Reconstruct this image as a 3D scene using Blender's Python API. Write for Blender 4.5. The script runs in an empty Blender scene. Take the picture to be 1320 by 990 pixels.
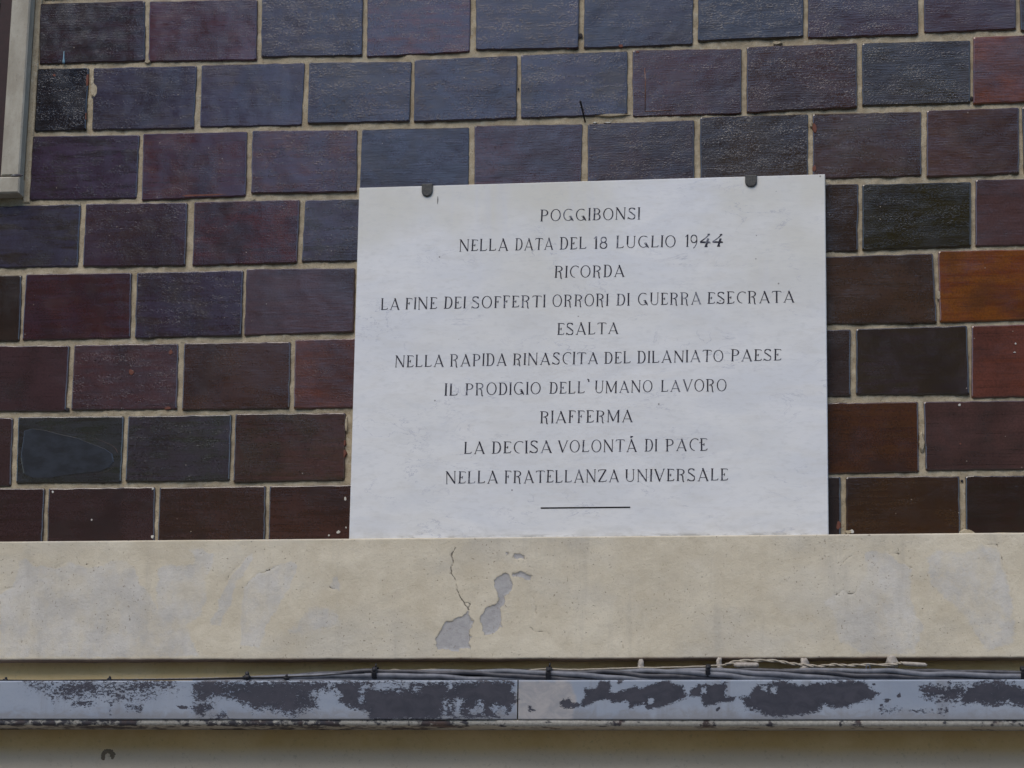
import bpy, math, random
import numpy as np
from mathutils import Vector, noise

random.seed(7)
scene = bpy.context.scene
col = scene.collection
R = math.radians

# ------------------------------------------------------------------ camera
U = 0.22                                   # length of one glazed block with its joint, metres
YAW, PITCH, ROLL = -0.138606, 0.235417, 0.015545
CX, CZ, CD = 6.42028 * U, 1.60, 21.45505 * U
TOPZ = 1.60 + 8.90968 * U                  # height of the top of the first block row
FPX = math.exp(8.101678)                   # focal length in pixels of a 1320 px wide photograph
fw = Vector((math.sin(YAW) * math.cos(PITCH), math.cos(YAW) * math.cos(PITCH), math.sin(PITCH)))
rt0 = Vector((math.cos(YAW), -math.sin(YAW), 0))
up0 = rt0.cross(fw)
rt = rt0 * math.cos(ROLL) + up0 * math.sin(ROLL)
up = -rt0 * math.sin(ROLL) + up0 * math.cos(ROLL)
CAM = Vector((CX, -CD, CZ))
cd = bpy.data.cameras.new("camera"); cam = bpy.data.objects.new("camera", cd); col.objects.link(cam)
cd.sensor_width = 36.0; cd.lens = FPX * 36.0 / 1320.0; cd.clip_end = 2000; cd.clip_start = 0.05
from mathutils import Matrix
m = Matrix((rt, up, -fw)).transposed().to_4x4(); m.translation = CAM
cam.matrix_world = m
scene.camera = cam

def at(px, py, Y=0.0):
    """point of the vertical plane y = Y seen at photograph pixel (px, py)"""
    d = fw * FPX + rt * (px - 660.0) - up * (py - 495.0)
    t = (Y - CAM.y) / d.y
    return CAM + d * t

# ------------------------------------------------------------------ world, sun, exposure
SUN_EL, SUN_AZ = R(52), R(200)             # azimuth measured clockwise from +Y (the wall faces -Y)
w = bpy.data.worlds.new("World"); scene.world = w; w.use_nodes = True
nt = w.node_tree; bg = nt.nodes["Background"]
sky = nt.nodes.new("ShaderNodeTexSky"); sky.sky_type = 'NISHITA'; sky.sun_disc = False
sky.sun_elevation = SUN_EL; sky.sun_rotation = SUN_AZ; sky.air_density = 1.0; sky.dust_density = 0.4; sky.ozone_density = 3.0
nt.links.new(sky.outputs[0], bg.inputs[0]); bg.inputs[1].default_value = 0.14
sd = bpy.data.lights.new("sun", 'SUN'); sun = bpy.data.objects.new("sun", sd); col.objects.link(sun)
sd.energy = 1.5; sd.angle = R(45); sd.color = (1.0, 0.88, 0.72)
sv = Vector((math.sin(SUN_AZ) * math.cos(SUN_EL), math.cos(SUN_AZ) * math.cos(SUN_EL), math.sin(SUN_EL)))
sun.rotation_euler = sv.to_track_quat('Z', 'Y').to_euler(); sun.location = (0, -3, 20)
scene.view_settings.view_transform = 'Standard'; scene.view_settings.look = 'None'
scene.view_settings.exposure = 0.72; scene.view_settings.gamma = 1.0

# ------------------------------------------------------------------ helpers
def s2l(c):
    return tuple((v / 255 / 12.92) if v / 255 <= 0.04045 else ((v / 255 + 0.055) / 1.055) ** 2.4 for v in c)

def link(name, verts, faces, mat=None, parent=None, smooth=False, loc=None):
    me = bpy.data.meshes.new(name)
    if loc is not None:
        verts = [Vector(v) - loc for v in verts]
    me.from_pydata([tuple(v) for v in verts], [], faces)
    if smooth: me.polygons.foreach_set("use_smooth", [True] * len(me.polygons))
    if mat: me.materials.append(mat)
    me.update()
    o = bpy.data.objects.new(name, me); col.objects.link(o)
    if loc is not None: o.location = loc
    if parent:
        o.parent = parent
        if loc is not None: o.location = loc - parent.location
        else: o.location = -parent.location
    return o

def tag(o, label=None, cat=None, group=None, kind=None):
    if label: o['label'] = label
    if cat: o['category'] = cat
    if group: o['group'] = group
    if kind: o['kind'] = kind
    return o

def empty(name, loc, label, cat, group=None):
    o = bpy.data.objects.new(name, None); col.objects.link(o); o.location = loc
    o.empty_display_size = 0.05
    return tag(o, label, cat, group)

def box(x0, x1, y0, y1, z0, z1):
    v = [(x0, y0, z0), (x1, y0, z0), (x1, y1, z0), (x0, y1, z0), (x0, y0, z1), (x1, y0, z1), (x1, y1, z1), (x0, y1, z1)]
    f = [(0, 1, 5, 4), (1, 2, 6, 5), (2, 3, 7, 6), (3, 0, 4, 7), (4, 5, 6, 7), (3, 2, 1, 0)]
    return v, f

class MB:
    def __init__(s): s.v = []; s.f = []
    def add(s, v, f):
        n = len(s.v); s.v += [tuple(a) for a in v]; s.f += [tuple(i + n for i in q) for q in f]
    def box(s, *a): s.add(*box(*a))
    def tube(s, pts, r, n=8, caps=True):
        pts = [Vector(p) for p in pts]; V = []; F = []
        for i, p in enumerate(pts):
            d = (pts[min(i + 1, len(pts) - 1)] - pts[max(i - 1, 0)]).normalized()
            a = d.cross(Vector((0, 0, 1)))
            if a.length < 0.2: a = d.cross(Vector((0, 1, 0)))
            a.normalize(); b = d.cross(a)
            rr = r[i] if isinstance(r, (list, tuple)) else r
            for k in range(n):
                t = 2 * math.pi * k / n
                V.append(p + (a * math.cos(t) + b * math.sin(t)) * rr)
        for i in range(len(pts) - 1):
            for k in range(n):
                k2 = (k + 1) % n
                F.append((i * n + k, i * n + k2, (i + 1) * n + k2, (i + 1) * n + k))
        if caps:
            F.append(tuple(range(n))[::-1]); F.append(tuple((len(pts) - 1) * n + k for k in range(n)))
        s.add(V, F)
    def blob(s, c, sx, sy, sz, seed=0, rough=0.25, nu=12, nv=8):
        V = []; F = []; c = Vector(c)
        for j in range(nv + 1):
            ph = math.pi * j / nv
            for i in range(nu):
                th = 2 * math.pi * i / nu
                d = Vector((math.sin(ph) * math.cos(th), math.sin(ph) * math.sin(th), math.cos(ph)))
                k = 1 + rough * noise.noise(d * 1.7 + Vector((seed * 3.1, 0, 0)))
                V.append(c + Vector((d.x * sx * k, d.y * sy * k, d.z * sz * k)))
        for j in range(nv):
            for i in range(nu):
                i2 = (i + 1) % nu
                F.append((j * nu + i, (j + 1) * nu + i, (j + 1) * nu + i2, j * nu + i2))
        s.add(V, F)
    def build(s, name, mat=None, parent=None, smooth=False):
        return link(name, s.v, s.f, mat, parent, smooth)

# ------------------------------------------------------------------ materials
class N:
    """small node-tree writer"""
    def __init__(s, name):
        s.m = bpy.data.materials.new(name); s.m.use_nodes = True; s.t = s.m.node_tree
        s.b = s.t.nodes["Principled BSDF"]
    def n(s, ty, **k):
        o = s.t.nodes.new(ty)
        for a, v in k.items(): setattr(o, a, v)
        return o
    def l(s, a, b): s.t.links.new(a, b)
    def set(s, sock, v):
        if hasattr(v, 'links') or isinstance(v, bpy.types.NodeSocket): s.l(v, sock)
        elif isinstance(v, (tuple, list)) and len(v) == 3 and sock.type == 'RGBA': sock.default_value = (*v, 1)
        else: sock.default_value = v
    def pos(s, scale=(1, 1, 1), off=None):
        g = s.n('ShaderNodeNewGeometry'); mp = s.n('ShaderNodeMapping'); mp.inputs['Scale'].default_value = scale
        s.l(g.outputs['Position'], mp.inputs['Vector'])
        if off is not None: s.l(off, mp.inputs['Location'])
        return mp.outputs[0]
    def noise(s, vec, scale, detail=4, rough=0.55, dist=0.0):
        o = s.n('ShaderNodeTexNoise'); s.l(vec, o.inputs['Vector'])
        o.inputs['Scale'].default_value = scale; o.inputs['Detail'].default_value = detail
        o.inputs['Roughness'].default_value = rough; o.inputs['Distortion'].default_value = dist
        return o.outputs['Fac']
    def math(s, op, a, b=0.0, c=0.0, clamp=False):
        o = s.n('ShaderNodeMath', operation=op); o.use_clamp = clamp
        s.set(o.inputs[0], a); s.set(o.inputs[1], b); s.set(o.inputs[2], c); return o.outputs[0]
    def ramp(s, fac, lo, hi, a=0.0, b=1.0):
        o = s.n('ShaderNodeMapRange'); o.interpolation_type = 'SMOOTHSTEP'
        s.set(o.inputs[0], fac); o.inputs[1].default_value = lo; o.inputs[2].default_value = hi
        o.inputs[3].default_value = a; o.inputs[4].default_value = b; return o.outputs[0]
    def mix(s, fac, a, b, blend='MIX'):
        o = s.n('ShaderNodeMix', data_type='RGBA', blend_type=blend)
        s.set(o.inputs[0], fac); s.set(o.inputs[6], a); s.set(o.inputs[7], b); return o.outputs[2]
    def attr(s, name, ty='GEOMETRY', out='Fac'):
        o = s.n('ShaderNodeAttribute', attribute_type=ty, attribute_name=name); return o.outputs[out]
    def bump(s, h, strength, dist=0.001, prev=None):
        o = s.n('ShaderNodeBump'); s.set(o.inputs['Height'], h); s.set(o.inputs['Strength'], strength)
        o.inputs['Distance'].default_value = dist
        if prev is not None: s.l(prev, o.inputs['Normal'])
        return o.outputs[0]
    def out(s, color=None, rough=None, normal=None, metal=None, spec=None, ior=None):
        if color is not None: s.set(s.b.inputs['Base Color'], color)
        if rough is not None: s.set(s.b.inputs['Roughness'], rough)
        if normal is not None: s.l(normal, s.b.inputs['Normal'])
        if metal is not None: s.set(s.b.inputs['Metallic'], metal)
        if spec is not None: s.set(s.b.inputs['Specular IOR Level'], spec)
        if ior is not None: s.b.inputs['IOR'].default_value = ior
        return s.m

def glaze_material():
    k = N('brown salt glaze')
    oi = k.n('ShaderNodeObjectInfo')
    rnd = k.math('MULTIPLY', oi.outputs['Random'], 37.0)
    cmb = k.n('ShaderNodeCombineXYZ'); k.l(rnd, cmb.inputs[0]); k.l(rnd, cmb.inputs[2])
    peb = k.attr('["pebble"]', 'OBJECT'); c2 = k.attr('["second"]', 'OBJECT', 'Color')
    amt = k.attr('["streak"]', 'OBJECT')
    v1 = k.pos((1, 1, 1), cmb.outputs[0]); vs = k.pos((1, 1, 9), cmb.outputs[0])
    streak = k.noise(vs, 9, 5, 0.6)
    cloud = k.noise(v1, 16, 4, 0.6, 0.6)
    f = k.math('ADD', k.math('MULTIPLY', streak, 0.55), k.math('MULTIPLY', cloud, 0.45))
    f = k.ramp(k.math('ADD', f, k.math('MULTIPLY', k.math('SUBTRACT', amt, 0.5), 0.35)), 0.42, 0.6)
    c = k.mix(f, oi.outputs['Color'], c2)
    # fine mottling of the glaze
    fine = k.noise(v1, 260, 3, 0.6); pool = k.noise(v1, 7, 3, 0.55, 0.4)
    c = k.mix(k.ramp(pool, 0.42, 0.66, 0.0, 0.5), c, (0.020, 0.013, 0.011))
    c = k.mix(k.ramp(fine, 0.35, 0.72, 0.0, 0.35), c, (0.012, 0.008, 0.007))
    lines = k.noise(k.pos((1, 1, 60), cmb.outputs[0]), 5, 3, 0.65)
    c = k.mix(k.ramp(lines, 0.54, 0.70, 0.0, 0.5), c, (0.024, 0.010, 0.006))
    # tiny pale lime specks and rust coloured pin holes
    vo = k.n('ShaderNodeTexVoronoi'); k.l(v1, vo.inputs['Vector']); vo.inputs['Scale'].default_value = 70
    hh = k.n('ShaderNodeSeparateColor'); k.l(vo.outputs['Color'], hh.inputs[0])
    sp = k.math('MULTIPLY', k.math('LESS_THAN', vo.outputs['Distance'], 0.085), k.math('GREATER_THAN', hh.outputs[0], 0.93))
    c = k.mix(k.math('MULTIPLY', sp, 0.7), c, (0.3, 0.25, 0.2))
    # surface relief: orange peel, drag lines of the extrusion, slow waviness
    p1 = k.noise(v1, 300, 3, 0.6, 0.4); p2 = k.noise(k.pos((1, 1, 14), cmb.outputs[0]), 26, 4, 0.6)
    p3 = k.noise(v1, 12, 2, 0.5); p4 = k.noise(v1, 620, 2, 0.6)
    zone = k.ramp(k.noise(k.pos((1, 1, 4), cmb.outputs[0]), 14, 3, 0.55), 0.35, 0.62, 0.15, 1.0)
    pits = k.math('MULTIPLY', k.ramp(k.noise(k.pos((1, 1, 1.5), cmb.outputs[0]), 240, 3, 0.6, 0.5), 0.52, 0.66), k.math('MULTIPLY', zone, k.math('ADD', k.math('MULTIPLY', peb, .6), .12)))
    c = k.mix(k.math('MULTIPLY', pits, 0.85), c, (0.010, 0.007, 0.007))
    h = k.math('MULTIPLY', k.math('ADD', k.ramp(p1, 0.5, 0.72), k.math('MULTIPLY', p4, 0.3)), k.math('MULTIPLY', zone, peb))
    nrm = k.bump(h, 0.20, 0.0010)
    nrm = k.bump(k.ramp(p2, 0.35, 0.7), 0.05, 0.0012, nrm)
    nrm = k.bump(p3, 0.32, 0.005, nrm)
    rg = k.ramp(cloud, 0.3, 0.75, 0.10, 0.22)
    return k.out(c, rg, nrm, ior=1.72)

def mortar_material():
    k = N('lime mortar'); v = k.pos()
    a = k.noise(v, 30, 5, 0.65); b = k.noise(v, 420, 4, 0.7); g = k.noise(v, 6, 3, 0.5)
    c = k.mix(k.ramp(a, 0.3, 0.7), (0.31, 0.25, 0.165), (0.45, 0.385, 0.27))
    c = k.mix(k.ramp(g, 0.45, 0.7, 0, 0.5), c, (0.32, 0.275, 0.20))
    c = k.mix(k.ramp(b, 0.52, 0.7, 0, 0.7), c, (0.08, 0.06, 0.04))
    c = k.mix(k.ramp(k.noise(v, 75, 5, 0.7), 0.52, 0.68, 0, 0.6), c, (0.46, 0.42, 0.33))
    n = k.bump(b, 0.8, 0.0015); n = k.bump(a, 0.6, 0.004, n)
    return k.out(c, 0.95, n, spec=0.15)

def chip_material(name, c1, c2):
    k = N(name); v = k.pos(); a = k.noise(v, 200, 4, 0.65)
    return k.out(k.mix(a, c1, c2), 0.85, k.bump(a, 0.7, 0.001), spec=0.2)

def marble_material():
    k = N('weathered white marble'); v = k.pos((1, 1, 1)); vh = k.pos((1, 1, 2.6))
    a = k.noise(vh, 5, 6, 0.62, 0.7); b = k.noise(v, 3.2, 4, 0.55); d = k.noise(vh, 60, 5, 0.65)
    g = k.n('ShaderNodeNewGeometry'); sx = k.n('ShaderNodeSeparateXYZ'); k.l(g.outputs['Position'], sx.inputs[0])
    top = k.ramp(sx.outputs['Z'], PL_Z0 + 0.30, PL_Z1, 0.0, 1.0)
    c = k.mix(k.ramp(a, 0.35, 0.65), (0.61, 0.615, 0.625), (0.68, 0.675, 0.665))
    dirt = k.math('MULTIPLY', k.ramp(b, 0.38, 0.62), k.math('ADD', k.math('MULTIPLY', top, 0.85), 0.16))
    c = k.mix(dirt, c, (0.575, 0.56, 0.50))
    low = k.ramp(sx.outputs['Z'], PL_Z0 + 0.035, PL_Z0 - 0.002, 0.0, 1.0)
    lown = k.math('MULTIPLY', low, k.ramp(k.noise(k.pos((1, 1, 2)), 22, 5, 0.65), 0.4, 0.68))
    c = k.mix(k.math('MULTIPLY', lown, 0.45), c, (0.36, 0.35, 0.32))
    c = k.mix(k.ramp(d, 0.48, 0.72, 0, 0.3), c, (0.47, 0.47, 0.46))
    mo = k.noise(k.pos((1, 1, 3.5)), 11, 6, 0.65, 0.5)
    c = k.mix(k.ramp(mo, 0.46, 0.66, 0, 0.22), c, (0.53, 0.505, 0.455))
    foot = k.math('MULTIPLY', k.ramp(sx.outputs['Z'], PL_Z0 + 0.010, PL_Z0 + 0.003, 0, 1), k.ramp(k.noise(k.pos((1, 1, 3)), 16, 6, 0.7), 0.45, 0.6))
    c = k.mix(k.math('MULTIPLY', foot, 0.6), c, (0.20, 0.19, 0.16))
    # long thin grey veins
    vw = k.noise(k.pos((0.8, 1, 2.3)), 7, 6, 0.6, 1.2)
    vein = k.ramp(k.math('ABSOLUTE', k.math('SUBTRACT', vw, 0.5)), 0.0, 0.008, 1.0, 0.0)
    vein = k.math('MULTIPLY', vein, k.ramp(k.noise(v, 9, 2), 0.46, 0.64, 0, 0.55))
    c = k.mix(vein, c, (0.3, 0.31, 0.38))
    # faint rain runs under the hooks
    run = k.noise(k.pos((1, 1, 0.08)), 24, 3, 0.55)
    c = k.mix(k.math('MULTIPLY', k.ramp(run, 0.55, 0.75), k.math('MULTIPLY', top, 0.35)), c, (0.55, 0.56, 0.62))
    vo = k.n('ShaderNodeTexVoronoi'); k.l(v, vo.inputs['Vector']); vo.inputs['Scale'].default_value = 26
    hh = k.n('ShaderNodeSeparateColor'); k.l(vo.outputs['Color'], hh.inputs[0])
    sp = k.math('MULTIPLY', k.ramp(vo.outputs['Distance'], 0.055, 0.035, 0, 1), k.math('GREATER_THAN', hh.outputs[0], 0.75))
    c = k.mix(k.math('MULTIPLY', sp, 0.75), c, (0.12, 0.11, 0.1))
    n = k.bump(d, 0.25, 0.0008); n = k.bump(a, 0.12, 0.002, n)
    return k.out(c, 0.55, n, spec=0.3)

def letter_material():
    k = N('worn black letter paint'); v = k.pos(); a = k.noise(v, 150, 4, 0.7); b = k.noise(v, 30, 3, 0.6)
    f = k.math('ADD', k.math('MULTIPLY', a, 0.5), k.math('MULTIPLY', b, 0.5))
    c = k.mix(k.ramp(f, 0.52, 0.66, 0.0, 0.7), (0.026, 0.025, 0.037), (0.30, 0.31, 0.36))
    return k.out(c, 0.7, spec=0.2)

def stucco_material():
    k = N('peeling cream render'); v = k.pos()
    peel = k.attr('peel'); wash = k.attr('wash'); crack = k.attr('crack')
    e1 = k.noise(v, 80, 9, 0.8); e2 = k.noise(v, 12, 7, 0.66); e3 = k.noise(v, 300, 5, 0.75)
    big = k.noise(k.pos((1, 1, 1.6)), 4, 5, 0.6)
    cream = k.mix(k.ramp(e2, 0.3, 0.7), (0.51, 0.445, 0.33), (0.62, 0.555, 0.43))
    cream = k.mix(k.ramp(big, 0.45, 0.68, 0, 0.5), cream, (0.48, 0.45, 0.39))
    grey = k.mix(k.ramp(e2, 0.35, 0.65), (0.46, 0.43, 0.38), (0.57, 0.535, 0.475))
    grey2 = k.mix(k.ramp(e1, 0.3, 0.7), (0.33, 0.315, 0.305), (0.42, 0.405, 0.39))
    wf = k.ramp(k.math('ADD', wash, k.math('MULTIPLY', k.math('SUBTRACT', e1, 0.5), 1.3)), 0.36, 0.66)
    wf = k.math('MULTIPLY', wf, k.ramp(k.noise(k.pos((1, 1, .8)), 20, 6, 0.7), 0.36, 0.6, 0.35, 1.0))
    c = k.mix(wf, cream, grey)
    pk = k.math('ADD', peel, k.math('MULTIPLY', k.math('SUBTRACT', e1, 0.5), 0.016))
    pf = k.ramp(pk, 0.0, 0.0010)
    c = k.mix(pf, c, grey2)
    edge = k.math('MULTIPLY', k.ramp(k.math('ABSOLUTE', pk), 0.0, 0.0011, 1.0, 0.0), k.math('GREATER_THAN', peel, -0.02))
    c = k.mix(k.math('MULTIPLY', edge, 0.35), c, (0.16, 0.13, 0.10))
    cr = k.ramp(k.math('ADD', crack, k.math('MULTIPLY', k.math('SUBTRACT', e1, 0.5), 0.004)), 0.0004, 0.0014, 1.0, 0.0)
    c = k.mix(k.math('MULTIPLY', cr, 0.7), c, (0.09, 0.075, 0.06))
    # pits and blown grains
    vo = k.n('ShaderNodeTexVoronoi'); k.l(v, vo.inputs['Vector']); vo.inputs['Scale'].default_value = 75
    hh = k.n('ShaderNodeSeparateColor'); k.l(vo.outputs['Color'], hh.inputs[0])
    sp = k.math('MULTIPLY', k.ramp(k.math('ADD', vo.outputs['Distance'], k.math('MULTIPLY', hh.outputs[1], 0.09)), 0.19, 0.10, 0, 1), k.math('GREATER_THAN', k.math('ADD', hh.outputs[0], k.math('MULTIPLY', e2, 1.6)), 1.62))
    sp = k.math('MULTIPLY', sp, k.math('SUBTRACT', 1.0, wf))
    c = k.mix(k.math('MULTIPLY', sp, 0.6), c, (0.16, 0.125, 0.085))
    c = k.mix(k.ramp(e3, 0.5, 0.8, 0, 0.3), c, (0.33, 0.30, 0.25))
    fs = k.math('MULTIPLY', k.ramp(k.noise(v, 210, 2, 0.5), 0.665, 0.70), k.ramp(big, 0.35, 0.6, 0.15, 1))
    c = k.mix(k.math('MULTIPLY', fs, 0.6), c, (0.17, 0.13, 0.09))
    run = k.noise(k.pos((1, 1, 0.09)), 30, 5, 0.65)
    c = k.mix(k.ramp(run, 0.54, 0.72, 0, 0.28), c, (0.36, 0.33, 0.28))
    # dark red-brown tone along the lower arris and underside
    g = k.n('ShaderNodeNewGeometry'); sx = k.n('ShaderNodeSeparateXYZ'); k.l(g.outputs['Position'], sx.inputs[0])
    lo = k.ramp(k.math('ADD', sx.outputs['Z'], k.math('MULTIPLY', k.math('SUBTRACT', e2, 0.5), 0.006)), LEDGE_Z0 + 0.001, LEDGE_Z0 + 0.006, 1, 0)
    c = k.mix(k.math('MULTIPLY', lo, 0.75), c, (0.13, 0.062, 0.045))
    hgt = k.math('SUBTRACT', k.math('MULTIPLY', e3, 0.35), k.math('ADD', k.math('MULTIPLY', sp, 1.5), k.math('MULTIPLY', pf, 1.6)))
    hgt = k.math('SUBTRACT', hgt, k.math('MULTIPLY', cr, 1.5))
    n = k.bump(hgt, 0.8, 0.0014); n = k.bump(e1, 0.45, 0.003, n); n = k.bump(e2, 0.4, 0.006, n)
    return k.out(c, 0.93, n, spec=0.15)

def plain_wall_material():
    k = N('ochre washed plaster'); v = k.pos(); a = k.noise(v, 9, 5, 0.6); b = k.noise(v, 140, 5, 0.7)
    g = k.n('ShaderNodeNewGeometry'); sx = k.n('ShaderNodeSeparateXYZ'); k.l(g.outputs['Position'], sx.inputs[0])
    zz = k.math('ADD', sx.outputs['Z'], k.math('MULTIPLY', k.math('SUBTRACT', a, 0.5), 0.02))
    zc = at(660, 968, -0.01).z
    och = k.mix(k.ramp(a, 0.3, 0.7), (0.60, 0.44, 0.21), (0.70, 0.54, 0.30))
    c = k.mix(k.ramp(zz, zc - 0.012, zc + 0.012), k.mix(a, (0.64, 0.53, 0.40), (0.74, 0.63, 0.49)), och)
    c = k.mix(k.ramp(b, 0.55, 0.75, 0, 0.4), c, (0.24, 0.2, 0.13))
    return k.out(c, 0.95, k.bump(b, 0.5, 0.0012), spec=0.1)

def fascia_material():
    k = N('flaking blue grey metal paint'); v = k.pos()
    fl = k.attr('flake'); amp = k.attr('scatter'); dul = k.attr('dull')
    e1 = k.noise(k.pos((1, 1, 1.7)), 150, 7, 0.78, 0.4); e2 = k.noise(k.pos((1, 1, 1.5)), 34, 5, 0.65, 0.8)
    e3 = k.noise(v, 260, 4, 0.7); e4 = k.noise(k.pos((0.35, 1, 1.0)), 14, 4, 0.6)
    e = k.math('ADD', k.math('MULTIPLY', k.math('SUBTRACT', e1, 0.5), 2.6), k.math('MULTIPLY', k.math('SUBTRACT', e2, 0.5), 1.2))
    hf = k.noise(k.pos((1, 1, 1.2)), 420, 3, 0.6)
    e = k.math('ADD', e, k.math('MULTIPLY', k.math('SUBTRACT', hf, 0.5), 0.45))
    s = k.math('ADD', fl, k.math('MULTIPLY', k.math('MULTIPLY', e, amp), 2.3))
    mask = k.ramp(s, 0.0, 0.0006)
    paint = k.mix(k.ramp(e4, 0.3, 0.7), (0.215, 0.25, 0.31), (0.27, 0.30, 0.35))
    paint = k.mix(k.ramp(e3, 0.5, 0.75, 0, 0.3), paint, (0.18, 0.20, 0.24))
    g_ = k.n('ShaderNodeNewGeometry'); sz = k.n('ShaderNodeSeparateXYZ'); k.l(g_.outputs['Position'], sz.inputs[0])
    gr = k.math('ADD', sz.outputs['Z'], k.math('MULTIPLY', k.math('SUBTRACT', e2, 0.5), 0.05))
    paint = k.mix(k.ramp(gr, FZ0 + 0.022, FZ0 + 0.002, 0, 0.55), paint, (0.17, 0.155, 0.145))
    drip = k.noise(k.pos((1, 1, 0.06)), 45, 4, 0.6); paint = k.mix(k.ramp(drip, 0.52, 0.7, 0, 0.45), paint, (0.17, 0.17, 0.18))
    filler = k.mix(k.ramp(e2, 0.3, 0.7), (0.24, 0.24, 0.25), (0.34, 0.32, 0.31))
    paint = k.mix(k.ramp(k.math('ADD', dul, k.math('MULTIPLY', k.math('SUBTRACT', e2, 0.5), 0.7)), 0.3, 0.7), paint, filler)
    prime = k.mix(k.ramp(e2, 0.3, 0.7), (0.023, 0.025, 0.037), (0.042, 0.041, 0.055))
    c = k.mix(mask, paint, prime)
    n = k.bump(k.math('SUBTRACT', k.math('MULTIPLY', e3, 0.25), mask), 0.6, 0.0006)
    return k.out(c, k.ramp(e3, 0.3, 0.7, 0.42, 0.6), n, spec=0.45)

def lip_material():
    k = N('grimy metal drip edge'); v = k.pos()
    g = k.n('ShaderNodeNewGeometry'); sx = k.n('ShaderNodeSeparateXYZ'); k.l(g.outputs['Position'], sx.inputs[0])
    e1 = k.noise(k.pos((1, 1, 1.3)), 60, 6, 0.7); e2 = k.noise(v, 18, 4, 0.6); e3 = k.noise(v, 240, 4, 0.7)
    left = k.ramp(sx.outputs['X'], at(470, 930).x, at(640, 930).x, 0.055, 0.0)
    m_ = k.ramp(k.math('ADD', k.math('ADD', k.math('MULTIPLY', e1, 0.5), k.math('MULTIPLY', e2, 0.5)), left), 0.525, 0.585)
    base = k.mix(k.ramp(e3, 0.3, 0.7), (0.27, 0.255, 0.225), (0.40, 0.38, 0.33))
    c = k.mix(m_, base, (0.045, 0.043, 0.05))
    c = k.mix(k.ramp(e2, 0.55, 0.75, 0, 0.45), c, (0.16, 0.09, 0.06))
    return k.out(c, 0.7, k.bump(e1, 0.6, 0.0015), spec=0.3)

def simple(name, c1, c2, rough=0.6, scale=120, bump=0.3, spec=0.3, metal=0.0):
    k = N(name); v = k.pos(); a = k.noise(v, scale, 5, 0.65)
    return k.out(k.mix(k.ramp(a, 0.3, 0.7), c1, c2), rough, k.bump(a, bump, 0.001), spec=spec, metal=metal)

# key levels of the facade
LEDGE_Y = -0.042
LEDGE_Z1 = at(760, 691, LEDGE_Y).z
LEDGE_Z0 = at(760, 850.5, LEDGE_Y).z
PL_Y = -0.022
PL_Z0 = LEDGE_Z1
PL_Z1 = at(760, 233, PL_Y).z
X0, X1 = -1.35, 3.0                        # how far the facade is modelled
ZT = TOPZ + 0.60

FY = -0.100                                # front of the metal fascia
FZ1 = at(660, 877.5, FY).z; FZ0 = at(660, 927.5, FY).z; FZB = at(660, 936.5, FY + 0.004).z
M = {}
M['glaze'] = glaze_material(); M['mortar'] = mortar_material(); M['marble'] = marble_material()
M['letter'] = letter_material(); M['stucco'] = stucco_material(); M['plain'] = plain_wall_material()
M['fascia'] = fascia_material(); M['lip'] = lip_material()
M['clay'] = chip_material('bare red clay', (0.10, 0.035, 0.025), (0.19, 0.08, 0.055))
M['lime'] = chip_material('lime splash', (0.42, 0.40, 0.34), (0.55, 0.53, 0.48))
M['bluedrip'] = chip_material('pale blue paint drip', (0.16, 0.27, 0.33), (0.2, 0.32, 0.38))
M['iron'] = simple('grey iron', (0.035, 0.037, 0.038), (0.085, 0.08, 0.07), 0.6, 300, 0.4)
M['nail'] = simple('black iron', (0.008, 0.007, 0.009), (0.02, 0.016, 0.016), 0.7)
M['cable'] = simple('dusty grey cable sheath', (0.105, 0.11, 0.125), (0.18, 0.182, 0.20), 0.55, 60, 0.15)
M['cable2'] = simple('dark cable sheath', (0.035, 0.036, 0.045), (0.08, 0.078, 0.085), 0.5, 60, 0.15)
M['tie'] = simple('black plastic tie', (0.006, 0.006, 0.008), (0.016, 0.015, 0.018), 0.5)
M['wire'] = simple('aged cream wire cloth', (0.28, 0.24, 0.18), (0.42, 0.37, 0.30), 0.85, 220, 0.6)
M['white'] = simple('painted porcelain', (0.26, 0.225, 0.19), (0.42, 0.375, 0.32), 0.6, 150, 0.4)
def stone_material():
    k = N('weathered beige stone'); v = k.pos(); a = k.noise(k.pos((1, 1, .5)), 26, 6, .7); b = k.noise(v, 190, 5, .75)
    c = k.mix(k.ramp(a, .3, .7), (.29, .26, .205), (.40, .37, .30))
    c = k.mix(k.ramp(b, .58, .72, 0, .6), c, (.13, .11, .08))
    return k.out(c, .85, k.bump(b, .5, .0012), spec=.2)
M['stone'] = stone_material()
M['redwood'] = simple('dark red painted wood', (0.014, 0.003, 0.004), (0.024, 0.005, 0.006), 0.5, 60, 0.2)
M['dark'] = simple('dark louvre', (0.008, 0.007, 0.006), (0.016, 0.014, 0.012), 0.6)
M['caulk'] = simple('brittle white caulk', (0.30, 0.26, 0.21), (0.50, 0.46, 0.40), 0.9, 200, 0.6)

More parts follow.
